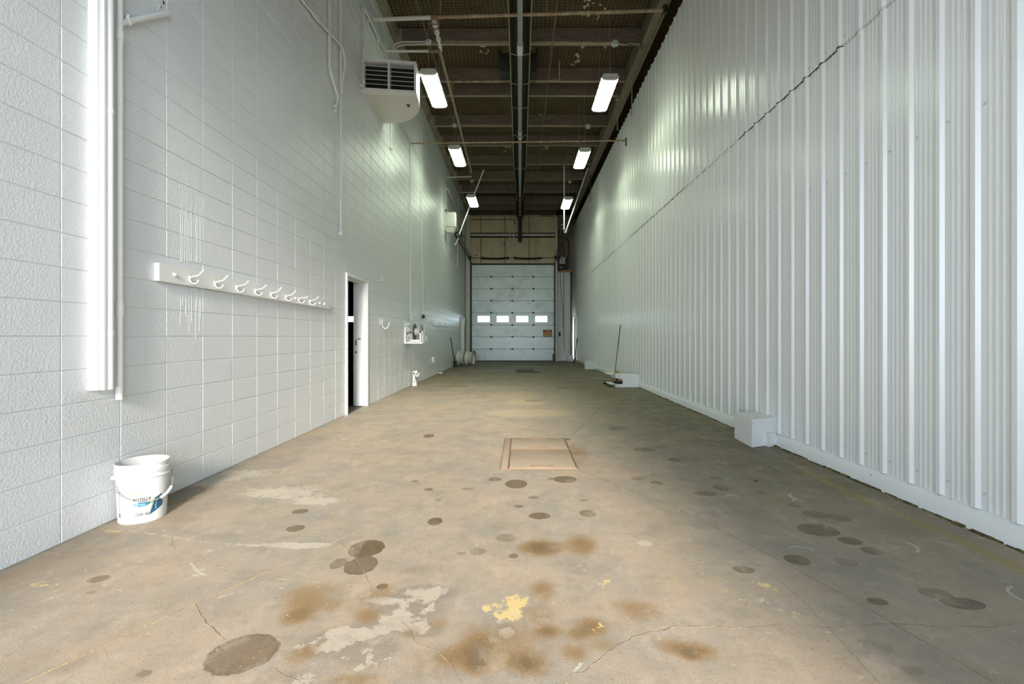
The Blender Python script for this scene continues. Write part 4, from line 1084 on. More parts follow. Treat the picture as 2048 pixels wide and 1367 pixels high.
# two conduits above the hose reel
t = thing('conduit', tuple(lw(820, 640, .02)), 'thin white conduit ending in valves directly above the hose reel', 'pipe')
a = lw(820.5, 630, .025)
part('pipe', MB().tube([a, (a.x, a.y, CAMH + 4.73)], .013, 8), 'white_paint', t)
part('valve', MB().cyl((a.x, a.y, a.z - .02), .022, .16, 'z', 8).cyl((a.x + .03, a.y - .04, a.z - .08), .018, .12, 'z', 8).box(a.x - .02, a.x + .05, a.y - .05, a.y + .03, a.z + .04, a.z + .06), 'white_paint', t)
t = thing('conduit', tuple(lw(845, 632, .02)), 'thin white conduit ending at a black outlet right of the hose reel', 'pipe')
a = lw(845.8, 622, .02); q = lw(843, 390, .02)
part('pipe', MB().tube(spline([a, lw(845, 560, .02), lw(844, 500, .025), q, (q.x, q.y, 7.2)]), .010, 8), 'white_paint', t)
part('sleeve', MB().cyl((a.x, a.y, a.z - .0), .02, .12, 'z', 8), 'white_paint', t)
part('outlet', MB().box(a.x - .0, a.x + .04, a.y - .10, a.y - .01, a.z - .20, a.z - .10, .008).box(a.x, a.x + .04, a.y + .01, a.y + .07, a.z - .20, a.z - .10, .008), 'dark_plastic', t)
part('plug', MB().tube(arc((a.x + .03, a.y + .08, a.z - .14), (a.x + .09, a.y + .2, a.z - .2), (a.x + .03, a.y + .1, a.z - .25), 8), .014, 6), 'grey_cap', t)

# ---------------- hook board with eight coat hooks
ba, bb_ = Vector((-2.68, 3.43, CAMH + .478)), Vector((-2.68, 6.50, CAMH + .440))
t = thing('hook_board', tuple(ba), 'long white board of coat hooks screwed to the left block wall', 'coat rack')
mb = MB(); d = Vector((0, bb_.y - ba.y, bb_.z - ba.z)).normalized()
h0, h1 = .066, .056
mb.add([(x, p.y, p.z + s * h) for p, h in ((ba, h0), (bb_, h1)) for x in (-2.70, -2.66) for s in (-1, 1)], [(0, 2, 3, 1), (4, 5, 7, 6), (0, 1, 5, 4), (2, 6, 7, 3), (1, 3, 7, 5), (0, 4, 6, 2)])
part('board', mb, 'white_paint', t, smooth=False)
def bz(y): return ba.z + (bb_.z - ba.z) * (y - ba.y) / (bb_.y - ba.y)
for y in (3.58, 5.50, 6.17, 6.32):
    part('bolt', MB().cyl((-2.657, y, bz(y) - .0), .018, .006, 'x', 14).cyl((-2.650, y, bz(y)), .010, .014, 'x', 6), 'white_paint', t)
hr = random.Random(2)
for i, y in enumerate((3.74, 4.05, 4.36, 4.665, 4.963, 5.277, 5.583, 5.88)):
    z = bz(y) - .004; X = -2.66; u = hr.uniform(-.006, .006)
    up = (.094, .070 + u) if i != 6 else (.090, .035)
    V = .74
    pts = spline([(a_, b_, z + (c_ - z) * V) for a_, b_, c_ in [(X + up[0] + .006, y + .02, z + up[1] + .012), (X + up[0] - .008, y + .014, z + up[1] - .014), (X + .065, y + .01, z + .030), (X + .028, y + .004, z + .018), (X + .008, y, z - .002), (X + .004, y, z - .022), (X + .014, y, z - .047), (X + .036, y, z - .062), (X + .058, y + .002, z - .055), (X + .070, y + .004, z - .030)]], 5)
    n = len(pts)
    hk = part('hook', MB().tube(pts, .0048, 8).sphere(tuple(pts[0]), .0075, 8).sphere(tuple(pts[-1]), .0075, 8).box(X, X + .005, y - .008, y + .008, z - .024, z + .018, .002), 'bright_paint', t)
    part('screw', MB().sphere((X + .010, y + .004, z + .006), .006, 8).sphere((X + .008, y + .002, z - .022), .006, 8), 'bright_paint', hk)

# second board, far along the wall
t = thing('wall_board', (-2.68, 14.4, 1.6), 'plain grey white board on the left wall beyond the hose reel', 'board')
part('board', MB().add([(x, y, z) for y, z0, z1 in ((14.45, CAMH + .34, CAMH + .50), (17.5, CAMH + .37, CAMH + .50)) for x in (-2.70, -2.65) for z in (z0, z1)], [(0, 2, 3, 1), (4, 5, 7, 6), (0, 1, 5, 4), (2, 6, 7, 3), (1, 3, 7, 5), (0, 4, 6, 2)]), 'white_paint', t, smooth=False)
part('hook', MB().tube([(-2.65, 15.2, 1.66), (-2.60, 15.2, 1.63), (-2.60, 15.2, 1.68)], .008, 6).tube([(-2.65, 16.2, 1.66), (-2.60, 16.2, 1.63), (-2.60, 16.2, 1.68)], .008, 6), 'white_paint', t)
# L bracket and J hook right of the doorway
a = lw(757, 560, .0)
solo('bracket', MB().tube([(-2.70, a.y, a.z), (-2.63, a.y, a.z), (-2.63, a.y + .01, a.z + .11)], .008, 6), 'bright_paint', tuple(a), 'small white L-shaped bracket high on the wall right of the doorway', 'bracket')
a = lw(760, 636, .0)
t = thing('hose_hook', tuple(a), 'white J-shaped hose hook on the wall right of the doorway', 'hook')
part('hook', MB().tube(spline([(-2.655, a.y, a.z), (-2.655, a.y, a.z - .13), (-2.63, a.y, a.z - .18), (-2.59, a.y, a.z - .20), (-2.55, a.y, a.z - .17), (-2.52, a.y, a.z - .08)]), .008, 8), 'bright_paint', t)
part('plate', MB().box(-2.70, -2.692, a.y - .015, a.y + .015, a.z - .14, a.z).tube([(-2.70, a.y, a.z - .07), (-2.65, a.y, a.z - .07)], .008, 6), 'white_paint', t)

# ---------------- hose reel on its shelf
RY = 10.85
def R(x, y, dy=0.0): return px(x, y, RY + dy)
t = thing('hose_reel', (-2.70, RY, 1.1), 'old white hose reel on a steel wall bracket with a dark teal drum flange', 'hose reel')
sh = MB()
zb_ = R(820, 686).z
sh.box(-2.70, -2.27, RY, RY + .50, zb_, zb_ + .012).box(-2.70, -2.27, RY - .01, RY + .0, zb_ - .01, zb_ + .03)
part('shelf', sh, 'white_paint', t, smooth=False)
part('wall_plate', MB().box(-2.70, -2.655, RY - .015, RY + .0, zb_, R(812, 653).z, .004).box(-2.70, -2.69, RY, RY + .5, zb_, R(812, 640).z), 'bright_paint', t)
zx_ = R(828, 663).z
for xx_, mm, rr, nm in ((R(825, 1).x, 'reel_teal', .185, 'dark teal drum flange'), (R(838.5, 1).x, 'galvanised', .175, 'pale worn drum flange')):
    part('drum_flange', MB().lathe([(.0, -.004), (rr * .5, -.006), (rr, -.012), (rr + .006, 0), (rr, .010), (.0, .004)], (xx_, RY + .24, zx_), 'x', 28), mm, t, label=nm)
part('drum', MB().cyl(((R(825, 1).x + R(838, 1).x) / 2, RY + .24, zx_), .085, R(838, 1).x - R(825, 1).x, 'x', 20), 'dirty_white', t, label='worn bare metal drum')
part('axle', MB().cyl((R(829, 1).x, RY + .24, zx_), .02, .36, 'x', 10), 'rust', t)
part('stand', MB().box(R(817, 0).x, R(820, 0).x, RY + .05, RY + .42, zb_, zb_ + .05).tube([(R(819, 0).x, RY + .08, zb_), (R(819, 0).x, RY + .24, zx_ + .03), (R(819, 0).x, RY + .40, zb_)], .016, 6)
     .box(R(838.5, 0).x, R(841.5, 0).x, RY + .03, RY + .09, zb_, zx_ + .02, .004).box(R(838.5, 0).x, R(841.5, 0).x, RY + .38, RY + .44, zb_, zx_ + .02, .004).box(R(838.5, 0).x, R(841.5, 0).x, RY + .03, RY + .44, zx_ - .03, zx_ + .02, .004), 'bright_paint', t)
part('front_bar', MB().box(R(821, 0).x, R(838, 0).x, RY + .02, RY + .06, R(0, 683).z, R(0, 679).z, .004), 'bright_paint', t)
part('guide_arm', MB().tube(spline([R(810, 650, .05), R(812, 648, .05), R(815, 655, .05), R(815.5, 662, .05), R(818, 664, .05)]), .014, 8).tube([R(818, 655, .05), R(819, 661, .05)], .016, 8), 'white_paint', t)
part('roller', MB().sphere(tuple(R(817, 647.5, .08)), .035, 10, (1.2, 1, .7)), 'bright_paint', t)
part('side_fittings', MB().cyl(tuple(R(843.5, 664, .1)), .03, .05, 'x', 10).tube([R(845, 661, .1), R(845, 682, .1)], .014, 8).tube([R(842, 668, .2), R(842, 682, .2)], .018, 8).tube([R(848.5, 658, .1), R(848.5, 666, .1)], .007, 6).cyl(tuple(R(816, 676, .1)), .02, .16, 'z', 10).cyl(tuple(R(818.5, 673, .05)), .012, .14, 'z', 8), 'white_paint', t)
part('rusty_link', MB().cyl(tuple(R(817.5, 675, .03)), .012, .05, 'z', 8).tube([R(817, 665, .1), R(824, 664, .1)], .02, 8), 'rust', t)
a = lw(850, 676)
solo('outlet_box', MB().box(-2.70, -2.65, a.y - .0, a.y + .22, a.z - .04, a.z + .06, .008).box(-2.70, -2.65, a.y + .08, a.y + .22, a.z - .10, a.z - .03, .008), 'bright_paint', tuple(a), 'stepped white box on the wall just right of the hose reel', 'box')
a = lw(865, 720)
solo('outlet_box', MB().box(-2.70, -2.64, a.y - .05, a.y + .10, a.z - .08, a.z + .10, .01).box(-2.70, -2.65, a.y - .11, a.y - .04, a.z - .02, a.z + .08, .01), 'bright_paint', tuple(a), 'small white outlet low on the left wall beyond the tap', 'outlet')
# tap by the floor
a = lw(822, 770); ay = a.y
t = thing('floor_tap', (-2.62, ay, 0), 'white painted water tap on two pipes rising from the floor by the left wall', 'tap')
part('riser', MB().tube([(-2.635, ay - .02, 0), (-2.635, ay - .02, .29)], .017, 10).cyl((-2.635, ay - .02, .03), .028, .08, 'z', 10), 'bright_paint', t)
part('riser', MB().tube(spline([(-2.585, ay, 0), (-2.585, ay, .09), (-2.61, ay, .15), (-2.622, ay, .27)]), .014, 10).cyl((-2.585, ay, .04), .026, .09, 'z', 10), 'bright_paint', t)
part('spout', MB().tube(spline([(-2.66, ay, .33), (-2.60, ay, .34), (-2.57, ay - .01, .25), (-2.545, ay - .01, .235), (-2.52, ay - .01, .26), (-2.50, ay - .01, .315)]), .013, 8), 'bright_paint', t)
part('handle', MB().cyl((-2.60, ay - .02, .35), .028, .035, 'z', 10).cyl((-2.555, ay - .02, .345), .016, .07, 'z', 8), 'bright_paint', t)

# ---------------- plastic pail with printed label
BX, BYc, BH_ = -2.548, 3.14, .385
R0, R1 = .130, .1465
def rad(z): return R0 + (R1 - R0) * z / BH_
t = thing('pail', (BX, BYc, 0), 'white plastic pail with a printed label standing by the near left wall', 'bucket')
prof = [(0, .012), (R0 - .012, .012), (R0 - .003, .004), (R0, .0), (R0 + .002, .01)]
prof = [(0.0, .014), (R0 - .006, .014), (R0 - .006, .0), (R0 - .001, .0), (R0 + .001, .006)]
for z in np.linspace(.02, .285, 8): prof.append((rad(z), z))
z = .29
prof += [(rad(.29), .290), (rad(.29) + .009, .291), (rad(.29) + .010, .296), (rad(.30) + .003, .300), (rad(.32) + .001, .322), (rad(.325) + .008, .324), (rad(.325) + .009, .329), (rad(.33) + .002, .332),
         (rad(.34) + .001, .337), (rad(.345) + .007, .339), (rad(.345) + .007, .344), (rad(.35) + .001, .347), (rad(.375), .372), (rad(.38) + .004, .375), (rad(.38) + .004, .384), (R1 - .001, .386), (R1 - .005, .384)]
prof += [(rad(z) - .004, z) for z in np.linspace(.36, .03, 6)] + [(0, .018)]
part('shell', MB().lathe(prof, (BX, BYc, 0), 'z', 72), 'pail_plastic', t, angle=30)
U0 = -.053
TH0 = math.atan2(-BYc, -BX)                     # the side that faces the photographer
def wrap(u, z, off=.0009):
    """u: arc length around the pail towards the right, z: height"""
    u = U0 + (u - U0) * .80; z = z - .012
    r = rad(z) + off; th = TH0 + u / rad(z)
    return (BX + r * math.cos(th), BYc + r * math.sin(th), z)
def decal(name, polys, m, label=None, off=.0009, kind=None):
    mb = MB()
    for v, f in polys:
        mb.add([wrap(a, b_, off) for a, b_ in v], f)
    o = part(name, mb, m, t, smooth=False, kind=kind)
    if label: o['label'] = label
    return o
def quad(a0, b0, a1, b1, n=6, sk=0.0):
    v = []; f = []
    for i in range(n + 1):
        a = a0 + (a1 - a0) * i / n
        v += [(a, b0), (a + sk, b1)]
    for i in range(n): f.append((2 * i, 2 * i + 2, 2 * i + 3, 2 * i + 1))
    return v, f
def poly2(pts): return (pts, [tuple(range(len(pts)))])
def strip(left, right):
    v = []; f = []; n = 8
    for a, b_ in zip(left, right): v += [(a[0] + (b_[0] - a[0]) * k / n, a[1] + (b_[1] - a[1]) * k / n) for k in range(n + 1)]
    for i in range(len(left) - 1):
        for k in range(n): q = i * (n + 1) + k; f.append((q, q + 1, q + n + 2, q + n + 1))
    return v, f
def txt(s_, size, u, z, shear=0.0, sx=1.0, bold=0.0):
    v, f = text_verts(s_, size, shear)
    out = [([(a * sx + u, b_ + z) for a, b_, _ in v], f)]
    if bold: out += [([(a * sx + u + bold, b_ + z) for a, b_, _ in v], f), ([(a * sx + u + bold / 2, b_ + z + bold * .5) for a, b_, _ in v], f)]
    return out
decal('lettering', txt('ROTELLA', .030, U0, .158, .28, .93, .0022), 'ink_black', 'black slanted lettering')
decal('print_patch', [quad(U0, .122, U0 + .034, .150)], 'ink_cyan', 'pale blue box behind the grade')
decal('lettering', txt('T6', .024, U0 + .004, .128, 0, 1.0), 'ink_navy', off=.0014, label='dark blue lettering')
decal('print_arrow', [strip([(U0 + .036, .150), (U0 + .070, .151), (U0 + .095, .150), (U0 + .114, .141), (U0 + .118, .137)], [(U0 + .036, .122), (U0 + .070, .123), (U0 + .095, .125), (U0 + .114, .133), (U0 + .118, .136)])], 'ink_teal', 'teal arrow')
decal('print_arrow', [quad(U0 + .041, .131, U0 + .085, .134), quad(U0 + .041, .137, U0 + .080, .140)], 'ink_cyan', off=.0014)
ln_ = []
for z, a, b_ in ((.116, 0, .08), (.111, .004, .07), (.100, 0, .045), (.096, 0, .085), (.092, 0, .05), (.178, -.0, .0)): 
    if b_: ln_.append(quad(U0 + a, z, U0 + b_, z + .0016))
for z in (.060, .066, .072, .078): ln_.append(quad(U0, z, U0 + .012, z + .0022, 2))
for z in (.040, .046, .051): ln_.append(quad(U0 + .024, z, U0 + .048, z + .0016, 3))
ln_.append(quad(U0 + .02, .012, U0 + .06, .0135)); ln_.append(quad(U0, .154, U0 + .118, .1552, 8))
decal('small_print', ln_, 'ink_grey', kind='stuff')
decal('lettering', txt('5W-40', .031, U0 + .026, .060, 0, .92, .0010), 'ink_black')
decal('lettering', txt('X', .026, U0 + .0125, .061, 0, .7, .0008), 'ink_grey')
decal('check_mark', [poly2([(U0 + .004, .046), (U0 + .009, .038), (U0 + .020, .052), (U0 + .010, .034), (U0 + .003, .041)])], 'ink_black')
# shell shaped emblem, faded
em = []
cx, cz = U0 + .020, .208
def scallop(k):
    rows = [(-.019, .009), (-.012, .015), (-.008, .024), (.002, .0275), (.010, .024), (.016, .017), (.0205, .007)]
    return strip([(cx - h_ * k, cz + z_ * k) for z_, h_ in rows], [(cx + h_ * k, cz + z_ * k) for z_, h_ in rows])
decal('emblem', [scallop(1.12)], 'ink_red', off=.0008, label='faded red and orange scallop emblem')
decal('emblem', [scallop(.96)], 'ink_orange', off=.0013, label='faded orange scallop')
for q in (-.014, -.007, 0, .007, .014):
    decal('emblem_line', [quad(cx + q - .0007, cz - .008, cx + q + .0007, cz + .016 - abs(q) * .5, 1, q * .5)], 'ink_red', off=.0016)
decal('lettering', txt('Shell', .014, U0 + .004, .180, 0, 1.0), 'ink_red')
# teal and lime swoosh at the right edge of the label
decal('print_swoosh', [strip([(U0 + .150, .165), (U0 + .140, .140), (U0 + .125, .105), (U0 + .107, .058)], [(U0 + .205, .180), (U0 + .212, .150), (U0 + .214, .120), (U0 + .210, .100)])], 'ink_navy', 'dark blue swoosh')
decal('print_swoosh', [strip([(U0 + .162, .165), (U0 + .158, .140), (U0 + .150, .105), (U0 + .155, .086)], [(U0 + .164, .165), (U0 + .161, .140), (U0 + .155, .105), (U0 + .162, .088)])], 'ink_cyan', off=.0014)
decal('print_swoosh', [strip([(U0 + .134, .168), (U0 + .122, .130), (U0 + .100, .072), (U0 + .086, .042)], [(U0 + .147, .165), (U0 + .136, .135), (U0 + .120, .100), (U0 + .100, .062)])], 'ink_lime', 'pale lime swoosh')
# bar code and grey text on the left side
bc = [quad(-.172 + i * .0030, .055, -.172 + i * .0030 + .0018 - (.0007 if i % 3 else 0), .085, 1) for i in range(8)]
decal('bar_code', bc, 'ink_grey', kind='stuff')
decal('small_print', [quad(-.175, .10 + i * .009, -.152 + (i % 3) * .003, .1025 + i * .009, 2) for i in range(12)] + [quad(-.172, .215, -.155, .224, 2)], 'ink_grey', kind='stuff')
# dirt on the shaded side
# bail
ue = math.atan2(.8, .6)
pts = []
for i in range(29):
    s_ = i / 28; th = ue + PI - (-1) * 0
    th = (ue + PI) + s_ * PI
    sag = math.sin(PI * s_) ** .8
    rr = .160 + .012 * math.sin(PI * s_)
    pts.append((BX + rr * math.cos(th), BYc + rr * math.sin(th), .300 - .155 * sag))
part('bail', MB().tube(pts, .0036, 8), 'bail_wire', t)
gi = [p for p in pts[17:23]]
part('grip', MB().tube(gi, .010, 12), 'pail_plastic', t, label='white plastic grip on the wire bail')
for s_ in (0, 1):
    th = ue + PI + s_ * PI
    c = (BX + .152 * math.cos(th), BYc + .152 * math.sin(th), .300)
    part('ear', MB().sphere(c, .015, 14, (1, 1, 1.05)), 'pail_plastic', t)

# ---------------- drain pit cover in the floor
t = thing('pit_cover', (.17, 4.9, 0), 'rectangular steel pit cover of two plates sunk in the middle of the floor', 'floor hatch')
part('frame', MB().box(-.185, .545, 4.265, 4.285, -.01, .003).box(-.185, .545, 5.56, 5.575, -.01, .003).box(-.185, -.178, 4.27, 5.57, -.01, .004).box(-.114, -.104, 4.28, 5.56, -.01, .002).box(.528, .540, 4.28, 5.56, -.01, .002), 'rust', t, smooth=False, label='rusty steel edge')
part('centre_bar', MB().box(-.10, .526, 4.974, 4.998, -.01, .0078), 'rust', t, smooth=False)
part('side_strip', MB().box(-.176, -.116, 4.286, 5.56, -.01, .005, .002), 'hatch_steel', t)
for y0, y1 in ((4.288, 4.980), (4.992, 5.556)):
    pl = part('plate', MB().box(-.101, .526, y0, y1, -.01, .006, .002), 'hatch_steel', t)
    for ys_ in (y0 + .05, y1 - .07):
        part('lifting_slot', MB().box(.10, .31, ys_, ys_ + .014, .0055, .0078).box(.10, .31, ys_ + .04, ys_ + .052, .0055, .0070).box(.10, .104, ys_, ys_ + .034, .0055, .0070).box(.306, .31, ys_, ys_ + .034, .0055, .0070), 'rust', pl, smooth=False)
    part('gap', MB().box(.520, .527, y0 + .03, y1, .0055, .0068).box(-.102, -.098, y0, y1, .0055, .0068), 'gap_dark', pl, smooth=False)
solo('steel_plate', MB().box(-.12, .48, 15.9, 17.0, 0, .03, .005).box(.0, .7, 15.7, 15.95, 0, .02, .005), 'dark_plastic', (.2, 16.2, 0), 'flat dark steel plate lying on the floor towards the far door', 'plate')

# ---------------- concrete footings of the right wall
def footing(x0, x1, y0, y1, h, label):
    t = thing('footing_block', ((x0 + x1) / 2, y0, 0), label, 'concrete block', 'white concrete blocks along the foot of the right wall')
    part('block', MB().add([(x0, y0, 0), (2.92, y0 + .17, 0), (2.92, y1, 0), (x0 + .035, y1, 0), (x0, y0, h), (2.92, y0 + .17, h), (2.92, y1, h), (x0 + .035, y1, h)],
         [(0, 1, 2, 3), (4, 7, 6, 5), (0, 4, 5, 1), (1, 5, 6, 2), (2, 6, 7, 3), (3, 7, 4, 0)]), 'curb_paint', t, smooth=False)
    return t
t = footing(2.547, 2.9, 5.11, 5.60, .305, 'large white painted concrete block at the foot of the right wall, nearest one')
part('wing', MB().prism([(2.74, 5.13), (2.86, 5.20), (2.88, 5.42), (2.74, 5.42)], 0, .145, 'xy'), 'curb_paint', t, smooth=False)
footing(2.42, 2.9, 17.3, 17.8, .30, 'small white concrete block at the foot of the far right wall')
solo('footing_block', MB().box(2.38, 2.62, FAR - .1, FAR + .3, 0, .28, .01), 'curb_paint', (2.5, FAR, 0), 'white concrete block standing right of the far ribbed panel', 'concrete block', 'white concrete blocks along the foot of the right wall')

# ---------------- slotted door guard bracket and broom
t = thing('steel_guard', (2.5, 11.18, 0), 'white C-shaped steel guard bracket around a valve at the right wall', 'guard')
zg = .325
gd = MB()
gd.prism([(2.29, 0), (2.87, 0), (2.87, .30), (2.70, zg), (2.29, zg), (2.29, .215), (2.47, .215), (2.47, .075), (2.29, .075)], 11.18, 11.20, 'xz')
gd.box(2.09, 2.30, 11.20, 11.5, zg - .012, zg).box(2.285, 2.30, 11.18, 11.7, .0, .075).box(2.285, 2.30, 11.18, 11.7, .215, zg).box(2.14, 2.30, 11.18, 11.7, .07, .08)
part('plate', gd, 'bright_paint', t, smooth=False)
part('bolt', MB().cyl((2.36, 11.17, .27), .012, .01, 'y', 8).cyl((2.34, 11.17, .035), .012, .01, 'y', 8), 'black_metal', t)
part('inner_post', MB().cyl((2.38, 11.4, .15), .03, .28, 'z', 10), 'dark_plastic', t)
part('valve', MB().cyl((2.37, 11.35, .36), .025, .08, 'z', 10).box(2.33, 2.41, 11.33, 11.37, .37, .385).cyl((2.40, 11.3, .345), .014, .05, 'x', 8), 'brass', t, label='small brass valve')
t = thing('broom', (2.2, 11.4, 0), 'push broom with dark bristles leaning against the right wall', 'broom')
ha, hb_ = Vector((2.30, 11.75, .10)), Vector((2.71, 12.6, 1.545))
hb_ = px(1241, 649, 12.6); ha = px(1227.5, 765, 11.9)
part('handle', MB().tube([ha, ha.lerp(hb_, .55)], .0125, 8), 'wood_handle', t)
part('grip', MB().tube([ha.lerp(hb_, .55), hb_], .0125, 8), 'dark_plastic', t, label='dark upper handle')
part('head', MB().box(2.14, 2.62, 11.82, 11.92, .065, .105, .01), 'wood_handle', t)
br = MB(); rb_ = random.Random(6)
for i in range(40):
    for j in range(4):
        x = 2.15 + i * .0118; y = 11.83 + j * .025
        br.tube([(x, y, .07), (x + rb_.uniform(-.02, .01), y + rb_.uniform(-.03, .02), .003)], [.007, .004], 4)
part('bristles', br, 'rubber', t, kind='stuff')
# shovel at the far right, shovel at the far left
t = thing('shovel', (2.6, 21.0, 0), 'black shovel leaning beside the open side door at the far right', 'shovel')
a, b_ = px(1149, 722, 21.0), px(1154.5, 676, 22.0)
part('handle', MB().tube([a, a.lerp(b_, .8)], .016, 8), 'black_metal', t)
part('grip', MB().tube([a.lerp(b_, .78), b_], .03, 8), 'dark_plastic', t)
part('blade', MB().prism([(a.x - .07, -.0), (a.x + .0, .0), (a.x + .07, .26), (a.x + .0, .30)], a.y - .02, a.y + .05, 'xz'), 'black_metal', t, smooth=False)
t = thing('shovel', (-2.55, 19.7, 0), 'dark shovel leaning on the left wall beside the two wheel rims', 'shovel')
a, b_ = px(910.0, 727, 18.75), px(901.0, 675, 17.75)
part('handle', MB().tube([a, b_], .017, 8), 'black_metal', t)
part('blade', MB().box(a.x - .06, a.x + .08, a.y - .03, a.y + .03, 0, .24, .01), 'black_metal', t)
solo('debris', MB().sphere((-2.60, 15.2, .02), .05, 8, (1.6, 1, .5)), 'white_paint', (-2.6, 15.2, 0), 'small white lump on the floor against the left wall before the rims', 'rubble')
solo('debris', MB().sphere((1.99, 3.92, .003), .011, 6, (1.2, 1, .6)), 'dark_plastic', (1.99, 3.92, 0), 'tiny dark crumb on the floor near the right wall curb', 'rubble')

# ---------------- two steel wheel rims on edge
def rim(cx, label):
    t = thing('wheel_rim', (cx, 19.55, 0), label, 'wheel rim', 'old white truck wheel rims by the far door')
    r = .30; hw = .155
    prof = [(r + .014, -hw), (r + .008, -hw + .015), (r - .01, -hw + .02), (r - .02, -hw + .06), (r - .05, -.06), (r - .05, .03), (r - .02, hw - .05), (r - .008, hw - .02), (r + .010, hw - .012), (r + .014, hw),
            (r + .006, hw), (r - .02, hw - .025), (r - .035, hw - .055), (r - .062, .03), (r - .062, -.06), (r - .035, -hw + .05), (r, -hw)]
    part('barrel', MB().lathe(prof, (cx, 19.55, r + .014), 'x', 40, True), 'dirty_white', t, label='white painted barrel')
    part('disc', MB().lathe([(.10, .035), (.17, .045), (.22, .02), (r - .055, .0), (r - .055, .012), (.22, .032), (.17, .057), (.10, .047)], (cx, 19.55, r + .014), 'x', 36, True), 'dirty_white', t)
    ho = MB()
    for i in range(8):
        a = i * PI / 4; ho.cyl((cx + .052, 19.55 + math.cos(a) * .14, r + .014 + math.sin(a) * .14), .014, .014, 'x', 8)
    part('bolt_hole', ho, 'rust', t, kind='stuff')
    t.rotation_euler.z = math.radians(-13)
    part('rusty_lip', MB().lathe([(r - .03, hw - .02), (r + .012, hw + .002), (r + .004, hw + .006), (r - .035, hw - .012)], (cx, 19.55, r + .014), 'x', 36, True), 'rust', t)
    return t
rim(-2.43, 'left of the two white wheel rims standing on edge, against the left wall')
rim(-2.09, 'right of the two white wheel rims standing on edge, nearer the bay door')

# ---------------- white downpipe and capped box column on the far left
t = thing('wall_duct', (-2.60, 21.3, 0), 'square white duct rising from the floor at the far left, waist to head height', 'duct')
part('duct', MB().box(-2.70, -2.55, 21.2, 21.4, .0, 2.02, .01), 'white_paint', t)
part('cap', MB().box(-2.71, -2.53, 21.18, 21.42, 2.02, 2.07, .01), 'white_paint', t)

# ---------------- bay door tracks, struts, springs, shaft
for side, sx, y0, lab in ((-1, -2.455, 17.4, 'left'), (1, 1.755, 17.1, 'right')):
    t = thing('door_track', (sx, y0, 5.05), 'black steel track of the bay door running back along the %s side' % lab, 'door track')
    pts = bent([(sx, FAR - .08, 4.75), (sx, FAR - .10, 4.98), (sx, FAR - .5, 5.0), (sx, y0, 5.08)], .2)
    part('rail', MB().tube(pts, .036, 4), 'black_metal', t, smooth=False)
    part('angle', MB().tube([(sx + side * -.09, FAR - .3, 5.06), (sx - side * .09, y0 + .3, 5.14)], .018, 4), 'black_metal', t, smooth=False)
    part('end_stop', MB().tube([(sx - side * -.0, y0 + .1, 5.10), (sx - side * .22, y0 + .05, 5.16)], .03, 6).tube([(sx - side * .20, y0 + .05, 5.34), (sx - side * .24, y0 + .3, 5.0)], .035, 6), 'black_metal', t)
t = thing('door_strut', (-2.25, 17.3, 5.1), 'pale diagonal strut holding up the left door track', 'strut')
part('bar', MB().tube([(-2.26, 17.3, CAMH + 3.8), (-1.35, 17.3, CAMH + 6.2)], .030, 4), 'white_paint', t, smooth=False)
part('foot', MB().tube([(-2.30, 17.35, CAMH + 3.65), (-2.44, 17.4, CAMH + 3.4)], .022, 4), 'white_paint', t, smooth=False)
solo('door_strut', MB().tube([(1.63, 17.2, CAMH + 3.85), (1.63, 17.2, CAMH + 6.3)], .027, 4), 'white_paint', (1.63, 17.2, 5), 'pale upright strut holding up the right door track', 'strut', smooth=False)
solo('door_strut', MB().tube([(1.66, 17.1, CAMH + 3.8), (2.50, 17.1, CAMH + 6.2)], .027, 4), 'white_paint', (1.66, 17.1, 5), 'pale diagonal strut leaning from the right door track to the edge beam', 'strut', smooth=False)
zs = CAMH + (672.5 - 517) * FAR / F
t = thing('torsion_spring_shaft', (0, FAR - .2, zs), 'steel shaft with two black torsion springs above the bay door', 'spring shaft')
part('shaft', MB().tube([(-2.5, FAR - .2, zs), (1.86, FAR - .2, zs)], .014, 8), 'black_metal', t)
for a, b_ in ((961.5, 1016.5), (1029, 1084)):
    x0, x1 = (a - 1040) * (FAR - .2) / F, (b_ - 1040) * (FAR - .2) / F
    mb = MB(); n = 30
    sag = [(x0 + (x1 - x0) * i / 12, FAR - .2, zs - .035 * math.sin(PI * i / 12)) for i in range(13)]
    mb.tube(sag, .045, 12)
    for i in range(40):
        f_ = (i + .5) / 40; xx_ = x0 + (x1 - x0) * f_
        mb.lathe([(.044, -.014), (.055, 0), (.044, .014)], (xx_, FAR - .2, zs - .035 * math.sin(PI * f_)), 'x', 10)
    part('spring', mb, 'black_metal', t)
    part('end_cone', MB().cyl((x0 if a > 1000 else x1, FAR - .2, zs), .07, .06, 'x', 12), 'black_metal', t)
for xx_ in (-2.46, 1.76): part('cable_drum', MB().cyl((xx_, FAR - .2, zs), .10, .09, 'x', 14), 'black_metal', t)
t = thing('spring_bracket', (-.4, FAR - .1, 5.0), 'two thin upright steel straps above the middle of the bay door', 'bracket')
for x_ in (1019.5, 1027.5):
    X_ = (x_ - 1040) * (FAR - .12) / F
    part('strap', MB().box(X_ - .02, X_ + .02, FAR - .14, FAR - .11, zs - .1, CAMH + (672.5 - 467) * FAR / F), 'dirty_white', t, smooth=False)
t = thing('girt', (0, FAR - .05, 6.0), 'pale horizontal steel rail across the tan wall above the bay door', 'rail')
zgi = CAMH + (672.5 - 470.5) * FAR / F
part('rail', MB().box(-2.45, 1.75, FAR - .10, FAR - .005, zgi - .05, zgi + .06, .02), 'dirty_white', t)
part('dark_strip', MB().box(-2.45, 1.75, FAR - .07, FAR - .0, zgi - .12, zgi - .055).box(-2.45, 1.75, FAR - .05, FAR - .0, zgi + .06, zgi + .12), 'gap_dark', t, smooth=False)
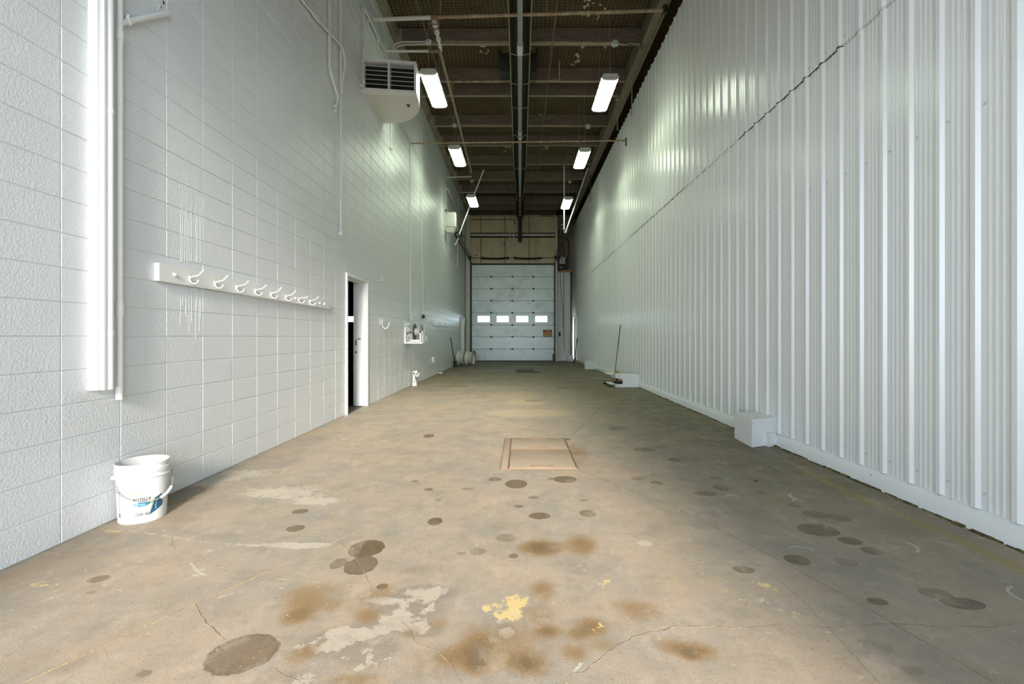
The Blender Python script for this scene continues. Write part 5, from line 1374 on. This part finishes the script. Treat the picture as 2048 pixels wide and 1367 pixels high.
solo('conduit', MB().tube(bent([(-2.6, FAR - .1, CAMH + 5.76), (-.28, FAR - .1, CAMH + 5.76), (-.28, FAR - .1, CAMH + 5.5)], .03), .014, 6), 'black_metal', (-.3, FAR - .1, 6.9), 'thin black conduit across the top of the tan far wall', 'pipe')

# ---------------- sign on the bay door
SX0, SX1 = (1086.2 - 1040) * FAR / F, (1104 - 1040) * FAR / F
SZ0, SZ1 = CAMH + (672.5 - 672.7) * FAR / F, CAMH + (672.5 - 659.0) * FAR / F
t = thing('sign', (SX0, FAR - .02, SZ0), 'red and orange lettered sign fixed low on the right of the bay door', 'sign')
part('board', MB().box(SX0, SX1, FAR - .018, FAR - .006, SZ0, SZ1), 'sign_red', t, smooth=False)
hgt = (SZ1 - SZ0)
for q in (.37, .05): part('band', MB().box(SX0 + .012, SX1 - .012, FAR - .021, FAR - .018, SZ0 + hgt * q, SZ0 + hgt * (q + .26)), 'orange_wood', t, smooth=False, label='orange brown band')
mb = MB()
for s_, zf, hh, wf_ in (('CLEAN', .70, .24, .60), ('WASH BAY', .38, .24, .90), ('AFTER USE', .06, .24, .90)):
    v, f = text_verts(s_, 1.0)
    x0 = min(q[0] for q in v); x1 = max(q[0] for q in v); y0 = min(q[1] for q in v); y1 = max(q[1] for q in v)
    W = (SX1 - SX0) * wf_; xs_ = (SX0 + SX1) / 2 - W / 2
    mb.add([(xs_ + (a - x0) / (x1 - x0) * W, FAR - .0235, SZ0 + hgt * zf + (b_ - y0) / (y1 - y0) * hh * hgt) for a, b_, _ in v], f)
part('lettering', mb, 'sign_yellow', t, smooth=False)

# ---------------- door operator on its ledge, alcove details
t = thing('ledge_board', (2.15, FAR + .2, 4.44), 'orange brown wooden ledge on top of the far ribbed panel', 'ledge')
part('board', MB().box(1.76, 2.60, FAR + .10, FAR + .7, 4.44, 4.51, .006), 'orange_wood', t)
t = thing('door_operator', (2.1, FAR + .2, 4.51), 'black motor unit with a white notice standing on the wooden ledge', 'motor')
part('housing', MB().box(1.80, 2.32, FAR + .12, FAR + .5, 4.56, 5.10, .03), 'black_metal', t)
part('gearbox', MB().box(1.84, 2.02, FAR + .08, FAR + .3, 5.05, 5.22, .02).cyl((2.36, FAR + .25, 4.72), .08, .3, 'z', 12).cyl((2.20, FAR + .15, 4.62), .12, .10, 'y', 14).box(2.30, 2.42, FAR + .1, FAR + .2, 4.51, 5.2), 'dark_plastic', t)
part('notice', MB().box(1.955, 2.235, FAR + .085, FAR + .095, 4.83, 5.16), 'paper', t, smooth=False, label='white notice with grey lines')
part('notice_print', MB().box(2.02, 2.17, FAR + .081, FAR + .085, 5.06, 5.085).box(2.06, 2.13, FAR + .081, FAR + .085, 4.92, 5.01), 'ink_grey', t, smooth=False)
part('knob', MB().sphere((2.02, FAR + .05, 4.63), .035, 10), 'bright_paint', t, label='small bright knob')
part('hoop', MB().tube(spline([(2.05, FAR + .3, 6.18), (2.22, FAR + .3, 6.15), (2.38, FAR + .3, 6.05), (2.44, FAR + .3, 5.85), (2.44, FAR + .3, 5.2)]), .028, 8), 'black_metal', t, label='black bent pipe')
solo('upright_bars', MB().box(1.86, 1.89, FAR + .9, FAR + .93, 4.5, 6.6).box(2.05, 2.08, FAR + .9, FAR + .93, 4.5, 6.0).box(2.22, 2.25, FAR + .9, FAR + .93, 4.5, 6.4).box(1.95, 1.97, FAR + .9, FAR + .92, 4.5, DECK), 'beam_olive', (2, FAR + .9, 4.5), 'thin olive uprights behind the motor unit', 'frame', smooth=False)
YA = FAR + .28
def Q(x, y): return px(x, y, YA)
t = thing('pull_rod', tuple(Q(1127, 700)), 'thin grey pull rod hanging in front of the far ribbed panel', 'rod')
part('rod', MB().tube([Q(1127.5, 546), Q(1127.3, 660)], .012, 6), 'dark_plastic', t)
part('lower_rod', MB().tube([Q(1127.5, 660), Q(1128, 700)], .020, 6), 'tube_grey', t)
part('fitting', MB().cyl(tuple(Q(1126, 662)), .04, .05, 'z', 10).tube([Q(1123, 663), Q(1130, 662)], .02, 6), 'dirty_white', t)
part('cord', MB().tube(spline([Q(1121, 546), Q(1122, 580), Q(1125.5, 625), Q(1126, 655)]), .008, 6), 'dark_plastic', t, label='slack dark cord')
a = Q(1119, 667.8)
solo('door_switch', MB().box(a.x - .05, a.x + .05, YA - .03, YA + .04, a.z - .10, a.z + .10, .008), 'switch_brown', tuple(a), 'small dark brown switch box on the far ribbed panel', 'switch')
solo('downpipe', MB().tube([(2.48, FAR + .26, .2), (2.48, FAR + .26, 4.4)], .05, 10), 'white_paint', (2.48, FAR + .26, .2), 'pale upright pipe at the right edge of the far ribbed panel', 'pipe')
